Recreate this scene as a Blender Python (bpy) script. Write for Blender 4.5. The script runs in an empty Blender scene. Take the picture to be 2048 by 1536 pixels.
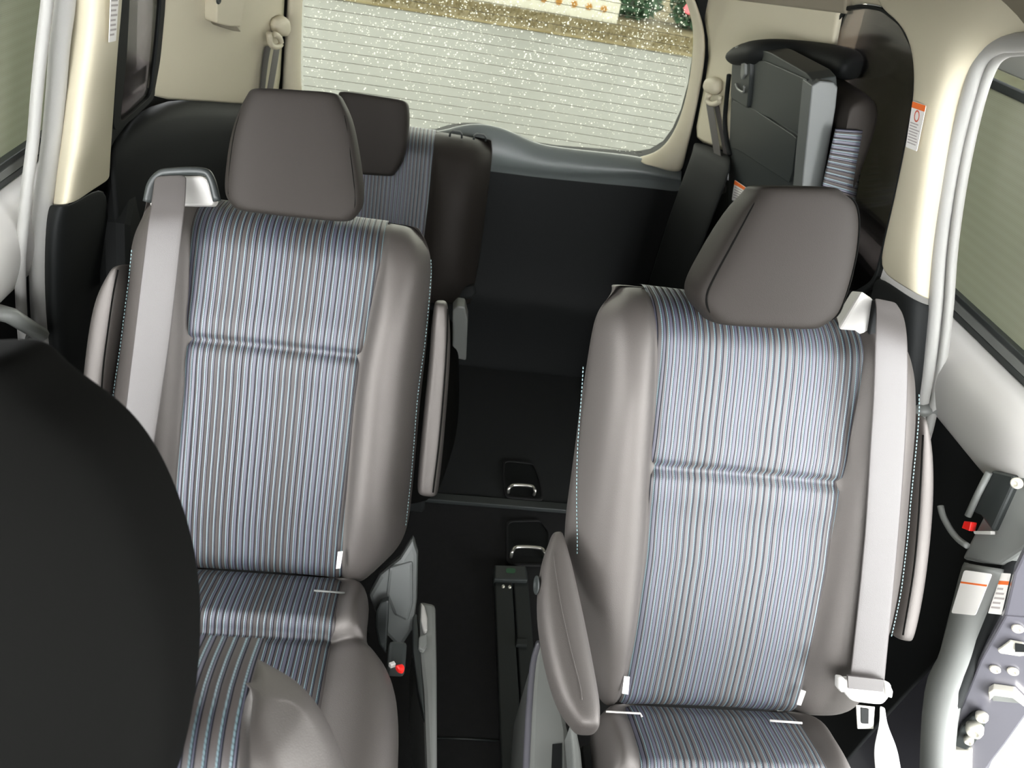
import bpy, bmesh, math, random
from mathutils import Vector, Matrix

random.seed(7)
C = bpy.context.scene.collection
sc = bpy.context.scene
V = Vector

# ------------------------------------------------------------------ camera
F = 1500.0            # focal length in pixels of a 2048 wide frame
EYE = V((0, 0, 1.5))
_L = V((-85, -1080, F)).normalized()                 # car's rearward direction seen by the camera
_A = V((11976, 1252, F)); _A = (_A - _A.dot(_L) * _L).normalized()
_U = -_L.cross(_A)
if _U[1] > 0: _U = -_U
R3 = Matrix((_A, _L, _U))                             # camera (right, down, forward) to car (x, y, z)
cam_d = bpy.data.cameras.new('camera')
cam_d.sensor_width = 36.0
cam_d.lens = F / 2048 * 36
cam_d.clip_start = 0.02
cam = bpy.data.objects.new('camera', cam_d); C.objects.link(cam)
cr, cdn, cf = R3 @ V((1, 0, 0)), R3 @ V((0, 1, 0)), R3 @ V((0, 0, 1))
m3 = Matrix((cr, -cdn, -cf)).transposed()
cam.matrix_world = Matrix.Translation(EYE) @ m3.to_4x4()
sc.camera = cam
cam_d.dof.use_dof = True
cam_d.dof.focus_distance = 1.15
cam_d.dof.aperture_fstop = 9.0

# ------------------------------------------------------------------ light
SKY = 9.0             # grey sky with the brightest clouds low ahead of the car, behind the camera
w = bpy.data.worlds.new('overcast'); sc.world = w; w.use_nodes = True
nt = w.node_tree; nt.nodes.clear()
o_ = nt.nodes.new('ShaderNodeOutputWorld'); b_ = nt.nodes.new('ShaderNodeBackground')
tc = nt.nodes.new('ShaderNodeTexCoord'); dp = nt.nodes.new('ShaderNodeVectorMath'); dp.operation = 'DOT_PRODUCT'
dp.inputs[1].default_value = V((.05, -.97, .20)).normalized()
mr = nt.nodes.new('ShaderNodeMapRange'); mr.interpolation_type = 'SMOOTHSTEP'
mr.inputs['From Min'].default_value = .62; mr.inputs['From Max'].default_value = .98; mr.inputs['To Min'].default_value = 1.0; mr.inputs['To Max'].default_value = 1.6
sz = nt.nodes.new('ShaderNodeSeparateXYZ')
hz = nt.nodes.new('ShaderNodeMapRange'); hz.interpolation_type = 'SMOOTHSTEP'
hz.inputs['From Min'].default_value = .05; hz.inputs['From Max'].default_value = .65; hz.inputs['To Min'].default_value = 1.75; hz.inputs['To Max'].default_value = .62
ml = nt.nodes.new('ShaderNodeMath'); ml.operation = 'MULTIPLY'
m2 = nt.nodes.new('ShaderNodeMath'); m2.operation = 'MULTIPLY'; m2.inputs[1].default_value = SKY
b_.inputs['Color'].default_value = (.97, .99, 1.0, 1)
nt.links.new(tc.outputs['Generated'], dp.inputs[0]); nt.links.new(dp.outputs['Value'], mr.inputs['Value'])
nt.links.new(tc.outputs['Generated'], sz.inputs[0]); nt.links.new(sz.outputs['Z'], hz.inputs['Value'])
nt.links.new(mr.outputs['Result'], ml.inputs[0]); nt.links.new(hz.outputs['Result'], ml.inputs[1])
nt.links.new(ml.outputs[0], m2.inputs[0]); nt.links.new(m2.outputs[0], b_.inputs['Strength'])
nt.links.new(b_.outputs[0], o_.inputs[0])
sc.view_settings.view_transform = 'Standard'
sc.view_settings.look = 'None'
sc.view_settings.exposure = 0.35
sc.view_settings.gamma = 1.0
sc.view_settings.use_curve_mapping = False
sc.cycles.max_bounces = 10
sc.cycles.diffuse_bounces = 6
sc.cycles.transparent_max_bounces = 16
sc.cycles.sample_clamp_indirect = 8.0

# ------------------------------------------------------------------ materials
def mat(name, col, rough=.6, metal=0, sheen=0, spec=.5, sheen_col=(1, .97, .95), bump=0, bscale=400, mottle=0, mscale=8, coat=0, spec_tint=(1, 1, 1)):
    m = bpy.data.materials.new(name); m.use_nodes = True
    n = m.node_tree.nodes; l = m.node_tree.links; p = n['Principled BSDF']
    p.inputs['Base Color'].default_value = (*col, 1)
    p.inputs['Roughness'].default_value = rough
    p.inputs['Metallic'].default_value = metal
    p.inputs['Specular IOR Level'].default_value = spec
    p.inputs['Specular Tint'].default_value = (*spec_tint, 1)
    p.inputs['Sheen Weight'].default_value = sheen
    p.inputs['Sheen Roughness'].default_value = .45
    p.inputs['Sheen Tint'].default_value = (*sheen_col, 1)
    p.inputs['Coat Weight'].default_value = coat
    t = n.new('ShaderNodeTexCoord')
    if mottle:
        z = n.new('ShaderNodeTexNoise'); z.inputs['Scale'].default_value = mscale; z.inputs['Detail'].default_value = 5
        mx = n.new('ShaderNodeMix'); mx.data_type = 'RGBA'
        mx.inputs['A'].default_value = (*[c * (1 - mottle) for c in col], 1)
        mx.inputs['B'].default_value = (*[min(1, c * (1 + mottle)) for c in col], 1)
        l.new(t.outputs['Object'], z.inputs['Vector']); l.new(z.outputs['Fac'], mx.inputs['Factor']); l.new(mx.outputs['Result'], p.inputs['Base Color'])
    if bump:
        z = n.new('ShaderNodeTexNoise'); z.inputs['Scale'].default_value = bscale; z.inputs['Detail'].default_value = 2
        b = n.new('ShaderNodeBump'); b.inputs['Strength'].default_value = bump; b.inputs['Distance'].default_value = .001
        l.new(t.outputs['Object'], z.inputs['Vector']); l.new(z.outputs['Fac'], b.inputs['Height']); l.new(b.outputs['Normal'], p.inputs['Normal'])
    return m

def mth(n, l, op, a, b=None, c=None):
    x = n.new('ShaderNodeMath'); x.operation = op
    for i, v in enumerate((a, b, c)):
        if v is None: continue
        if isinstance(v, (int, float)): x.inputs[i].default_value = v
        else: l.new(v, x.inputs[i])
    return x.outputs[0]

def striped(name, thread=(.115, .18, .195), navy=(.048, .047, .070), brown=(.046, .038, .034), phase=0.0, sheen=.0):
    """Woven upholstery: UV.x counts stripes, UV.y runs along them in the same unit."""
    m = bpy.data.materials.new(name); m.use_nodes = True
    n = m.node_tree.nodes; l = m.node_tree.links; p = n['Principled BSDF']
    uv = n.new('ShaderNodeUVMap'); s = n.new('ShaderNodeSeparateXYZ'); l.new(uv.outputs[0], s.inputs[0])
    u, v = s.outputs[0], s.outputs[1]
    fr = mth(n, l, 'FRACT', u)
    wv = mth(n, l, 'SINE', mth(n, l, 'MULTIPLY_ADD', u, 2 * math.pi / 10.5, phase))
    edge = mth(n, l, 'MULTIPLY_ADD', wv, .20, .56)             # where the navy band ends
    th = mth(n, l, 'LESS_THAN', fr, .17)
    nv = mth(n, l, 'LESS_THAN', fr, edge)
    dk = mth(n, l, 'LESS_THAN', mth(n, l, 'ABSOLUTE', mth(n, l, 'SUBTRACT', fr, edge)), .06)
    dk2 = mth(n, l, 'LESS_THAN', mth(n, l, 'ABSOLUTE', mth(n, l, 'SUBTRACT', fr, .20)), .045)
    dk = mth(n, l, 'MAXIMUM', dk, dk2)
    st = mth(n, l, 'FRACT', mth(n, l, 'MULTIPLY_ADD', v, 3.6, mth(n, l, 'MULTIPLY', fr, 3.0)))
    st = mth(n, l, 'LESS_THAN', st, .68)
    def mix(f, a, b):
        x = n.new('ShaderNodeMix'); x.data_type = 'RGBA'
        for k, q in (('Factor', f), ('A', a), ('B', b)):
            if isinstance(q, tuple): x.inputs[k].default_value = (*q, 1)
            elif isinstance(q, float): x.inputs[k].default_value = q
            else: l.new(q, x.inputs[k])
        return x.outputs['Result']
    base = mix(nv, brown, navy)
    base = mix(mth(n, l, 'MULTIPLY', dk, .95), base, (.008, .009, .013))
    tcol = mix(st, tuple(c * .45 for c in thread), thread)
    col = mix(th, base, tcol)
    l.new(col, p.inputs['Base Color'])
    h = mth(n, l, 'MULTIPLY', mth(n, l, 'SINE', mth(n, l, 'MULTIPLY', fr, math.pi)), 1.0)
    h = mth(n, l, 'SUBTRACT', mth(n, l, 'ADD', h, mth(n, l, 'MULTIPLY', th, .3)), mth(n, l, 'MULTIPLY', dk, .5))
    b = n.new('ShaderNodeBump'); b.inputs['Strength'].default_value = .5; b.inputs['Distance'].default_value = .0015
    l.new(h, b.inputs['Height']); l.new(b.outputs['Normal'], p.inputs['Normal'])
    p.inputs['Roughness'].default_value = .52; p.inputs['Specular IOR Level'].default_value = 1.0
    sl = mth(n, l, 'MULTIPLY_ADD', dk, -.85, mth(n, l, 'MULTIPLY_ADD', nv, .25, .80)); l.new(sl, p.inputs['Specular IOR Level'])
    p.inputs['Specular Tint'].default_value = (.96, .95, 1, 1)
    p.inputs['Sheen Weight'].default_value = sheen; p.inputs['Sheen Roughness'].default_value = .4
    p.inputs['Sheen Tint'].default_value = (.97, .96, 1, 1)
    return m

def glass(name, tint=(.7, .75, .7), refl=.9, rough=.02):
    m = bpy.data.materials.new(name); m.use_nodes = True
    n = m.node_tree.nodes; l = m.node_tree.links; n.clear()
    o = n.new('ShaderNodeOutputMaterial'); t = n.new('ShaderNodeBsdfTransparent'); g = n.new('ShaderNodeBsdfGlossy'); x = n.new('ShaderNodeMixShader')
    fz = n.new('ShaderNodeFresnel'); fz.inputs['IOR'].default_value = 1.45
    t.inputs['Color'].default_value = (*tint, 1); g.inputs['Roughness'].default_value = rough
    g.inputs['Color'].default_value = (1, 1, 1, 1)
    fm = n.new('ShaderNodeMath'); fm.operation = 'MULTIPLY'; fm.inputs[1].default_value = refl
    l.new(fz.outputs[0], fm.inputs[0]); l.new(fm.outputs[0], x.inputs['Fac']); l.new(t.outputs[0], x.inputs[1]); l.new(g.outputs[0], x.inputs[2]); l.new(x.outputs[0], o.inputs[0])
    return m

M = {
    'fabric': mat('charcoal_knit', (.042, .037, .034), .56, spec=1.0, spec_tint=(1, .93, .88), bump=.25, bscale=900),
    'fabric_shaded': mat('shaded_charcoal_knit', (.019, .0165, .0145), .55, spec=.18, spec_tint=(1, .93, .88), bump=.2, bscale=900),  # darkened copy of the knit: shade on headrests and third row in the colour
    'fabric_dark_shaded': mat('dark_shaded_knit', (.0042, .0042, .0038), .9, spec=.05, bump=.25, bscale=900),  # front headrest's shade put into the colour; also dark piping and seams
    'stripe': striped('navy_stripe_weave'),
    'beige': mat('ivory_trim', (.52, .475, .355), .55, spec=.4, bump=.1, bscale=600),
    'headliner': mat('headliner_felt', (.24, .21, .155), .9, bump=.2, bscale=700),
    'black': mat('black_grained_plastic', (.007, .008, .008), .7, spec=.25, bump=.15, bscale=800),
    'floor_plastic': mat('worn_floor_plastic', (.014, .017, .016), .6, bump=.15, bscale=800),
    'charcoal': mat('charcoal_plastic', (.024, .028, .027), .45, bump=.15, bscale=800),
    'door_trim': mat('lightened_door_trim', (.50, .485, .46), .38, bump=.1, bscale=800),  # light falling on the upper door trim put into the pale base colour
    'dim': mat('dim_grey_plastic', (.10, .106, .102), .45, bump=.1, bscale=800),
    'grey': mat('mid_grey_plastic', (.165, .17, .16), .42, bump=.1, bscale=800),
    'sill': mat('lightened_ledge_plastic', (.13, .145, .14), .34, bump=.08, bscale=800),  # road's reflection on the black ledge lightened into the base colour
    'silver': mat('pale_grey_plastic', (.46, .445, .42), .35),
    'belt': mat('belt_webbing', (.068, .060, .057), .46, spec=.62, bump=.3, bscale=1500),
    'seal': mat('grey_rubber_flock', (.34, .335, .315), .6, sheen=.3, bump=.2, bscale=900),
    'carpet': mat('black_carpet', (.008, .008, .008), .98, bump=.6, bscale=900, mottle=.4, mscale=60),
    'steel': mat('bare_steel', (.55, .53, .48), .3, metal=.9),
    'bolt': mat('zinc_bolt', (.75, .72, .62), .4, metal=.4),
    'paint': mat('violet_black_paint', (.15, .146, .168), .28, metal=.3, coat=.4),
    'red': mat('red_plastic', (.75, .02, .015), .35),
    'white': mat('label_white', (.82, .80, .76), .5),
    'orange': mat('label_orange', (.85, .17, .03), .5),
    'ink': mat('label_grey_ink', (.42, .38, .36), .6),
    'ink_red': mat('label_red_ink', (.6, .12, .07), .6),
    'stitch': mat('cyan_stitching', (.22, .32, .33), .7),
    'glass_rear': glass('rear_glass', (.56, .565, .52), refl=.4),
    'glass_dark': glass('privacy_glass', (.42, .395, .39), .7, .12),
    'dark_line': mat('heater_wire_brown', (.10, .085, .06), .6),
    'green': mat('green_mark', (.03, .10, .045), .6),
}

def mesh_shade():
    m = bpy.data.materials.new('woven_sunshade'); m.use_nodes = True
    n = m.node_tree.nodes; l = m.node_tree.links; n.clear()
    o = n.new('ShaderNodeOutputMaterial'); d = n.new('ShaderNodeBsdfDiffuse'); tr = n.new('ShaderNodeBsdfTranslucent'); tp = n.new('ShaderNodeBsdfTransparent')
    a = n.new('ShaderNodeMixShader'); b = n.new('ShaderNodeMixShader')
    t = n.new('ShaderNodeTexCoord'); ch = n.new('ShaderNodeTexVoronoi'); ch.inputs['Scale'].default_value = 330; ch.inputs['Randomness'].default_value = 0.0
    rmp = n.new('ShaderNodeMapRange'); rmp.inputs['From Min'].default_value = .25; rmp.inputs['From Max'].default_value = .5; rmp.inputs['To Min'].default_value = .20; rmp.inputs['To Max'].default_value = .08
    l.new(t.outputs['Object'], ch.inputs['Vector']); l.new(ch.outputs['Distance'], rmp.inputs['Value'])
    d.inputs['Color'].default_value = (.28, .27, .23, 1); tr.inputs['Color'].default_value = (.36, .35, .30, 1); tp.inputs['Color'].default_value = (.60, .63, .54, 1)
    a.inputs['Fac'].default_value = .5
    l.new(d.outputs[0], a.inputs[1]); l.new(tr.outputs[0], a.inputs[2])
    l.new(rmp.outputs['Result'], b.inputs['Fac']); l.new(a.outputs[0], b.inputs[1]); l.new(tp.outputs[0], b.inputs[2]); l.new(b.outputs[0], o.inputs[0])
    return m
M['shade'] = mesh_shade()

# ------------------------------------------------------------------ geometry helpers
def ray(px, py): return R3 @ V((px - 1024, py - 768, F))
def at(px, py, x=None, y=None, z=None, plane=None):
    """the point of the place that the photograph shows at a pixel, on a given plane of the car"""
    d = ray(px, py)
    if plane: t = (plane[0] - EYE).dot(plane[1]) / d.dot(plane[1])
    elif x is not None: t = (x - EYE.x) / d.x
    elif y is not None: t = (y - EYE.y) / d.y
    else: t = (z - EYE.z) / d.z
    return EYE + d * t
def poly(pts, **k): return [at(p[0], p[1], **k) for p in pts]

def empty(name, loc, label, cat, group=None):
    o = bpy.data.objects.new(name, None); C.objects.link(o); o.location = loc; o.empty_display_size = .05
    o['label'] = label; o['category'] = cat
    if group: o['group'] = group
    return o
def rootloc(o):
    while o.parent: o = o.parent
    return V(o.location)

def mesh(name, verts, faces, m, parent=None, smooth=True, sub=0, bevel=0, uv=None, label=None, cat=None, group=None, kind=None, solid=0, bseg=2):
    me = bpy.data.meshes.new(name)
    off = V((0, 0, 0)); loc = None
    if parent: off = rootloc(parent)
    else:
        loc = sum((V(v) for v in verts), V()) / len(verts); off = loc
    me.from_pydata([V(v) - off for v in verts], [], faces)
    if uv:
        ul = me.uv_layers.new(name='UVMap')
        for lp in me.loops: ul.data[lp.index].uv = uv[lp.vertex_index]
    bm = bmesh.new(); bm.from_mesh(me); bmesh.ops.recalc_face_normals(bm, faces=bm.faces); bm.to_mesh(me); bm.free()
    me.materials.append(M[m] if isinstance(m, str) else m)
    if smooth:
        for p in me.polygons: p.use_smooth = True
    o = bpy.data.objects.new(name, me); C.objects.link(o)
    if parent:
        o.parent = parent
    else: o.location = loc
    if solid:
        s = o.modifiers.new('solid', 'SOLIDIFY'); s.thickness = abs(solid); s.offset = 1 if solid > 0 else -1
    if bevel:
        b = o.modifiers.new('bevel', 'BEVEL'); b.width = bevel; b.segments = bseg; b.limit_method = 'ANGLE'; b.angle_limit = math.radians(40)
    if sub:
        s = o.modifiers.new('sub', 'SUBSURF'); s.levels = s.render_levels = sub
    if label: o['label'] = label
    if cat: o['category'] = cat
    if group: o['group'] = group
    if kind: o['kind'] = kind
    return o

def loft_vf(rings, cap=True, closed=True):
    n = len(rings[0]); vs = [p for r in rings for p in r]; fs = []
    for i in range(len(rings) - 1):
        for j in range(n if closed else n - 1):
            k = (j + 1) % n
            fs.append((i * n + j, i * n + k, (i + 1) * n + k, (i + 1) * n + j))
    if cap and closed:
        for base in (0, (len(rings) - 1) * n):
            c = len(vs); vs.append(sum((V(rings[0 if base == 0 else -1][j]) for j in range(n)), V()) / n)
            for j in range(n): fs.append((base + j, base + (j + 1) % n, c))
    return vs, fs
def loft(name, rings, m, cap=True, closed=True, **k):
    v, f = loft_vf(rings, cap, closed); return mesh(name, v, f, m, **k)
def slab(name, pts, vec, m, **k):
    """polygon with real thickness"""
    k.setdefault('smooth', False); k.setdefault('bevel', .003)
    n = len(pts); vec = V(vec)
    vs = [V(p) for p in pts] + [V(p) + vec for p in pts]
    fs = [tuple(range(n)), tuple(range(2 * n - 1, n - 1, -1))] + [(i, (i + 1) % n, n + (i + 1) % n, n + i) for i in range(n)]
    return mesh(name, vs, fs, m, **k)
def ringslab(name, inner, outer, vec, m, **k):
    k.setdefault('smooth', False); k.setdefault('bevel', .003)
    n = len(inner); vec = V(vec)
    rings = [list(inner), list(outer), [V(p) + vec for p in outer], [V(p) + vec for p in inner], list(inner)]
    vs = [p for r in rings[:4] for p in r]; fs = []
    for i in range(4):
        a, b = i, (i + 1) % 4
        for j in range(n):
            q = (j + 1) % n; fs.append((a * n + j, a * n + q, b * n + q, b * n + j))
    return mesh(name, vs, fs, m, **k)
def patch(name, rows, m, thick=.006, **k):
    """smooth surface through a grid of points"""
    k.setdefault('sub', 2)
    return loft(name, rows, m, cap=False, closed=False, solid=thick, **k)
def smooth_path(pts, n=6):
    """Catmull-Rom through points"""
    out = []; P = [V(p) for p in pts]; P = [2 * P[0] - P[1]] + P + [2 * P[-1] - P[-2]]
    for i in range(1, len(P) - 2):
        for j in range(n):
            t = j / n; a, b, c, d = P[i - 1], P[i], P[i + 1], P[i + 2]
            out.append(.5 * ((2 * b) + (c - a) * t + (2 * a - 5 * b + 4 * c - d) * t * t + (3 * b - a - 3 * c + d) * t ** 3))
    out.append(P[-2]); return out
def rounded(pts, r=.3, n=5):
    """cut each corner of a closed outline with a curve; r is the share of the shorter edge"""
    out = []; N = len(pts)
    for i in range(N):
        a, b, c = V(pts[i - 1]), V(pts[i]), V(pts[(i + 1) % N])
        d = min((a - b).length, (c - b).length) * r
        p, q = b + (a - b).normalized() * d, b + (c - b).normalized() * d
        for j in range(n + 1):
            t = j / n; out.append((1 - t) ** 2 * p + 2 * t * (1 - t) * b + t * t * q)
    return out
def tube_vf(pts, r, seg=10, up=V((0, 0, 1)), flat=1.0):
    rings = []
    for i, p in enumerate(pts):
        t = (V(pts[min(i + 1, len(pts) - 1)]) - V(pts[max(i - 1, 0)])).normalized()
        a = t.cross(up)
        if a.length < 1e-4: a = t.cross(V((1, 0, 0)))
        a.normalize(); b = a.cross(t)
        rings.append([V(p) + a * math.cos(2 * math.pi * j / seg) * r + b * math.sin(2 * math.pi * j / seg) * r * flat for j in range(seg)])
    return loft_vf(rings)
def tube(name, pts, r, m, seg=10, up=V((0, 0, 1)), flat=1.0, **k):
    v, f = tube_vf(pts, r, seg, up, flat); return mesh(name, v, f, m, **k)
def join(*vfs):
    V_, F_ = [], []
    for v, f in vfs:
        o = len(V_); V_ += v; F_ += [tuple(i + o for i in q) for q in f]
    return V_, F_
def box_vf(c, sx, sy, sz, ax=V((1, 0, 0)), ay=V((0, 1, 0)), az=V((0, 0, 1))):
    c = V(c); vs = [c + ax * sx / 2 * i + ay * sy / 2 * j + az * sz / 2 * k for i in (-1, 1) for j in (-1, 1) for k in (-1, 1)]
    return vs, [(0, 1, 3, 2), (4, 6, 7, 5), (0, 4, 5, 1), (2, 3, 7, 6), (0, 2, 6, 4), (1, 5, 7, 3)]
def box(name, c, sx, sy, sz, m, ax=V((1, 0, 0)), ay=V((0, 1, 0)), az=V((0, 0, 1)), **k):
    v, f = box_vf(c, sx, sy, sz, ax, ay, az); k.setdefault('smooth', False); k.setdefault('bevel', .003)
    return mesh(name, v, f, m, **k)
def disc_vf(c, n, r, h, seg=14):
    n = V(n).normalized(); a = n.orthogonal().normalized(); b = n.cross(a)
    rings = []
    for rr, hh in ((r, 0), (r, h * .6), (r * .8, h), (r * .45, h), (r * .4, h * .6)):
        rings.append([V(c) + n * hh + (a * math.cos(2 * math.pi * j / seg) + b * math.sin(2 * math.pi * j / seg)) * rr for j in range(seg)])
    return loft_vf(rings)
def interp(tab, s):
    if s <= tab[0][0]: return tab[0][1]
    for (a, x), (b, y) in zip(tab, tab[1:]):
        if s <= b:
            t = (s - a) / (b - a) if b > a else 0; return x + (y - x) * t
    return tab[-1][1]
def ring(Lp, Rp, nv, d, e=3.5, seg=20, sc_=1.0):
    """rounded cross-section: front face from Lp to Rp, depth d behind it along -nv"""
    Lp, Rp = V(Lp), V(Rp); c = (Lp + Rp) / 2 - nv * d / 2; ax = (Rp - Lp) / 2; out = []
    for j in range(seg):
        t = 2 * math.pi * j / seg; a, b = math.cos(t), math.sin(t)
        out.append(c + ax * math.copysign(abs(a) ** (2 / e), a) * sc_ + nv * (d / 2) * math.copysign(abs(b) ** (2 / e), b) * sc_)
    return out
def bar(name, Ls, Rs, nv, d, m, e=3.5, cap=.012, c1=.86, c2=.55, **k):
    """padded bar through matching left/right edge points with softly closed ends"""
    k.setdefault('sub', 1)
    ds = d if isinstance(d, (list, tuple)) else [d] * len(Ls)
    rings = []
    def along(i, j):
        return ((V(Ls[i]) + V(Rs[i])) / 2 - (V(Ls[j]) + V(Rs[j])) / 2).normalized()
    t0 = along(0, 1); t1 = along(-1, -2)
    def shift(rg, v): return [p + v for p in rg]
    rings.append(shift(ring(Ls[0], Rs[0], nv, ds[0], e, sc_=c2), t0 * cap))
    rings.append(shift(ring(Ls[0], Rs[0], nv, ds[0], e, sc_=c1), t0 * cap * .7))
    for i in range(len(Ls)): rings.append(ring(Ls[i], Rs[i], nv, ds[i], e))
    rings.append(shift(ring(Ls[-1], Rs[-1], nv, ds[-1], e, sc_=c1), t1 * cap * .7))
    rings.append(shift(ring(Ls[-1], Rs[-1], nv, ds[-1], e, sc_=c2), t1 * cap))
    return loft(name, rings, m, **k)
def dashes(name, path, r, m, step=.006, duty=.6, **k):
    """a run of stitches along a path"""
    P = [V(p) for p in path]; parts = []; acc = 0; i = 0
    L = [0]
    for a, b in zip(P, P[1:]): L.append(L[-1] + (b - a).length)
    def pos(s):
        for j in range(len(P) - 1):
            if s <= L[j + 1]: return P[j].lerp(P[j + 1], (s - L[j]) / max(1e-9, L[j + 1] - L[j]))
        return P[-1]
    s = 0
    while s + step * duty < L[-1]:
        parts.append(tube_vf([pos(s), pos(s + step * duty)], r, 5)); s += step
    v, f = join(*parts); return mesh(name, v, f, m, **k)

# planes of the car
def xplane(x, z0, slope): return (V((x, 0, z0)), V((1, 0, -slope)).normalized())   # x = x + slope (z - z0)
RW = xplane(.90, .85, -.20)      # right side wall above the belt line leans inward
LW = xplane(-.61, .85, .20)
CX = .145

exec_order = []
# ------------------------------------------------------------------ ground outside
GZ = -.45
def noise_mat(name, cols, scale, rough=.8, stretch=(1, 1, 1), bump=0):
    m = bpy.data.materials.new(name); m.use_nodes = True
    n = m.node_tree.nodes; l = m.node_tree.links; p = n['Principled BSDF']; p.inputs['Roughness'].default_value = rough
    t = n.new('ShaderNodeTexCoord'); mp = n.new('ShaderNodeMapping'); mp.inputs['Scale'].default_value = stretch
    z = n.new('ShaderNodeTexNoise'); z.inputs['Scale'].default_value = scale; z.inputs['Detail'].default_value = 8; z.inputs['Roughness'].default_value = .7
    r = n.new('ShaderNodeValToRGB'); e = r.color_ramp.elements
    while len(e) < len(cols): e.new(.5)
    for i, (pos, c) in enumerate(cols): e[i].position = pos; e[i].color = (*c, 1)
    l.new(t.outputs['Object'], mp.inputs[0]); l.new(mp.outputs[0], z.inputs['Vector']); l.new(z.outputs['Fac'], r.inputs[0]); l.new(r.outputs[0], p.inputs['Base Color'])
    if bump:
        b = n.new('ShaderNodeBump'); b.inputs['Strength'].default_value = bump; b.inputs['Distance'].default_value = .01
        l.new(z.outputs['Fac'], b.inputs['Height']); l.new(b.outputs[0], p.inputs['Normal'])
    return m
M['asphalt'] = noise_mat('wet_asphalt', [(.3, (.080, .082, .071)), (.7, (.098, .10, .087))], 3.0, .55, bump=.3)
M['verge'] = noise_mat('dry_grass_soil', [(.25, (.05, .042, .018)), (.45, (.115, .092, .042)), (.6, (.16, .135, .075)), (.8, (.09, .105, .045))], 2.2, .95, bump=.5)
M['leaf'] = noise_mat('shrub_leaf', [(.3, (.012, .035, .02)), (.55, (.035, .08, .04)), (.8, (.12, .17, .10))], 5, .6)
M['wallpaint'] = mat('whitewashed_wall', (.36, .35, .30), .9, mottle=.15)
M['ochre'] = mat('ochre_paint', (.34, .17, .035), .8)
M['redleaf'] = mat('red_flower', (.55, .10, .12), .7)
slab('ground', [V((-40, -14, GZ)), V((40, -14, GZ)), V((40, 11.25, GZ)), V((-40, 11.25, GZ))], (0, 0, -.1), 'asphalt', kind='structure', bevel=0)
slab('ground_verge', [V((-40, 11.25, GZ + .03)), V((40, 11.25, GZ + .03)), V((40, 60, GZ + .03)), V((-40, 60, GZ + .03))], (0, 0, -.12), 'verge', kind='structure', bevel=.02)

# ------------------------------------------------------------------ car body: floor, roof, front half
def structure(o): o['kind'] = 'structure'; return o
slab('floor', [V((-.62, -.8, 0)), V((.90, -.8, 0)), V((.90, 2.26, 0)), V((-.62, 2.26, 0))], (0, 0, -.14), 'carpet', kind='structure', bevel=0)
step = 1.535
slab('floor_rear', [V((-.60, step, .012)), V((.88, step, .012)), V((.88, 2.22, .012)), V((-.60, 2.22, .012))], (0, 0, -.011), mat('rear_carpet', (.012, .0135, .0135), .95, bump=.5, bscale=900), kind='structure', bevel=0)
slab('trim_1', [V((-.58, step - .022, .016)), V((.86, step - .022, .016)), V((.86, step + .006, .016)), V((-.58, step + .006, .016))], (0, 0, -.014), 'charcoal', kind='structure', bevel=.002)
rows = []
for y, k in ((-.50, -.20), (-.36, -.10), (-.05, .01), (.3, .02), (1.2, .015), (1.8, -.01), (2.22, -.05)):  # unseen front edge dipped to cut windscreen light on the headrests
    rows.append([V((CX + x, y, z + k)) for x, z in ((-.72, 1.36), (-.66, 1.44), (-.5, 1.54), (-.2, 1.585), (.2, 1.585), (.5, 1.54), (.66, 1.44), (.72, 1.36))])
patch('ceiling', rows, 'headliner', kind='structure', sub=1, thick=.03)

# front half of the cabin (behind and beside the camera): cowl, windscreen posts, front doors kept windowless to hold light out, middle posts
slab('wall_front', [V((-.62, -.95, 0)), V((.90, -.95, 0)), V((.90, -.95, .98)), V((-.62, -.95, .98))], (0, -.1, 0), 'black', kind='structure', bevel=0)  # unseen cowl, top raised to cut light on the front seat
for nm, x0, dx in (('wall_front_left', -.66, -.06), ('wall_front_right', .94, .06)):
    slab(nm, [V((x0, -.95, -.1)), V((x0, .06, -.1)), V((x0, .06, 1.42)), V((x0, -.95, 1.42))], (dx, 0, 0), 'black', kind='structure', bevel=.01)
for nm, xb, xt in (('trim_2', -.655, -.53), ('trim_3', .945, .82)):
    slab(nm, [V((xb, -.06, .9)), V((xb, .10, .9)), V((xt, .10, 1.42)), V((xt, -.02, 1.42))], (.05 if xb < 0 else -.05, 0, 0), 'beige', kind='structure', bevel=.01)

# ------------------------------------------------------------------ rear hatch
HP = (V((0, 2.23, .75)), V((0, 1, .12)).normalized())
def hp(p, d=0): return at(p[0], p[1], plane=(HP[0] - HP[1] * d, HP[1]))
win_px = [(600, 150), (604, 215), (622, 243), (660, 254), (760, 262), (880, 266), (905, 257), (935, 251), (962, 250), (1000, 257), (1035, 272),
          (1070, 289), (1110, 297), (1200, 307), (1270, 314), (1300, 309), (1326, 294), (1345, 268), (1361, 232), (1375, 180), (1384, 120), (1387, 60),
          (1378, 20), (1360, -25), (1325, -75), (1260, -105), (1100, -120), (900, -135), (760, -140), (650, -135), (612, -110), (603, -60), (602, 0), (600, 70)]
inner = [hp(p) for p in win_px]
cxw = sum(inner, V()) / len(inner)
# rear wall shell around the glass: black body behind the trims
outer = []
for p in inner:
    d = p - cxw; s = min((.72 / abs(d.x)) if abs(d.x) > 1e-6 else 9, (.60 / abs(d.z)) if abs(d.z) > 1e-6 else 9)
    q = cxw + d * max(1.02, s * 1.0); q.y = HP[0].y - HP[1].z / HP[1].y * (q.z - .75)
    outer.append(q)
ringslab('wall_back', [p + V((0, .035, 0)) + (p - cxw).normalized() * .022 for p in inner], [p + V((0, .045, 0)) for p in outer], (0, .05, 0), 'black', kind='structure', bevel=0)
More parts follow.
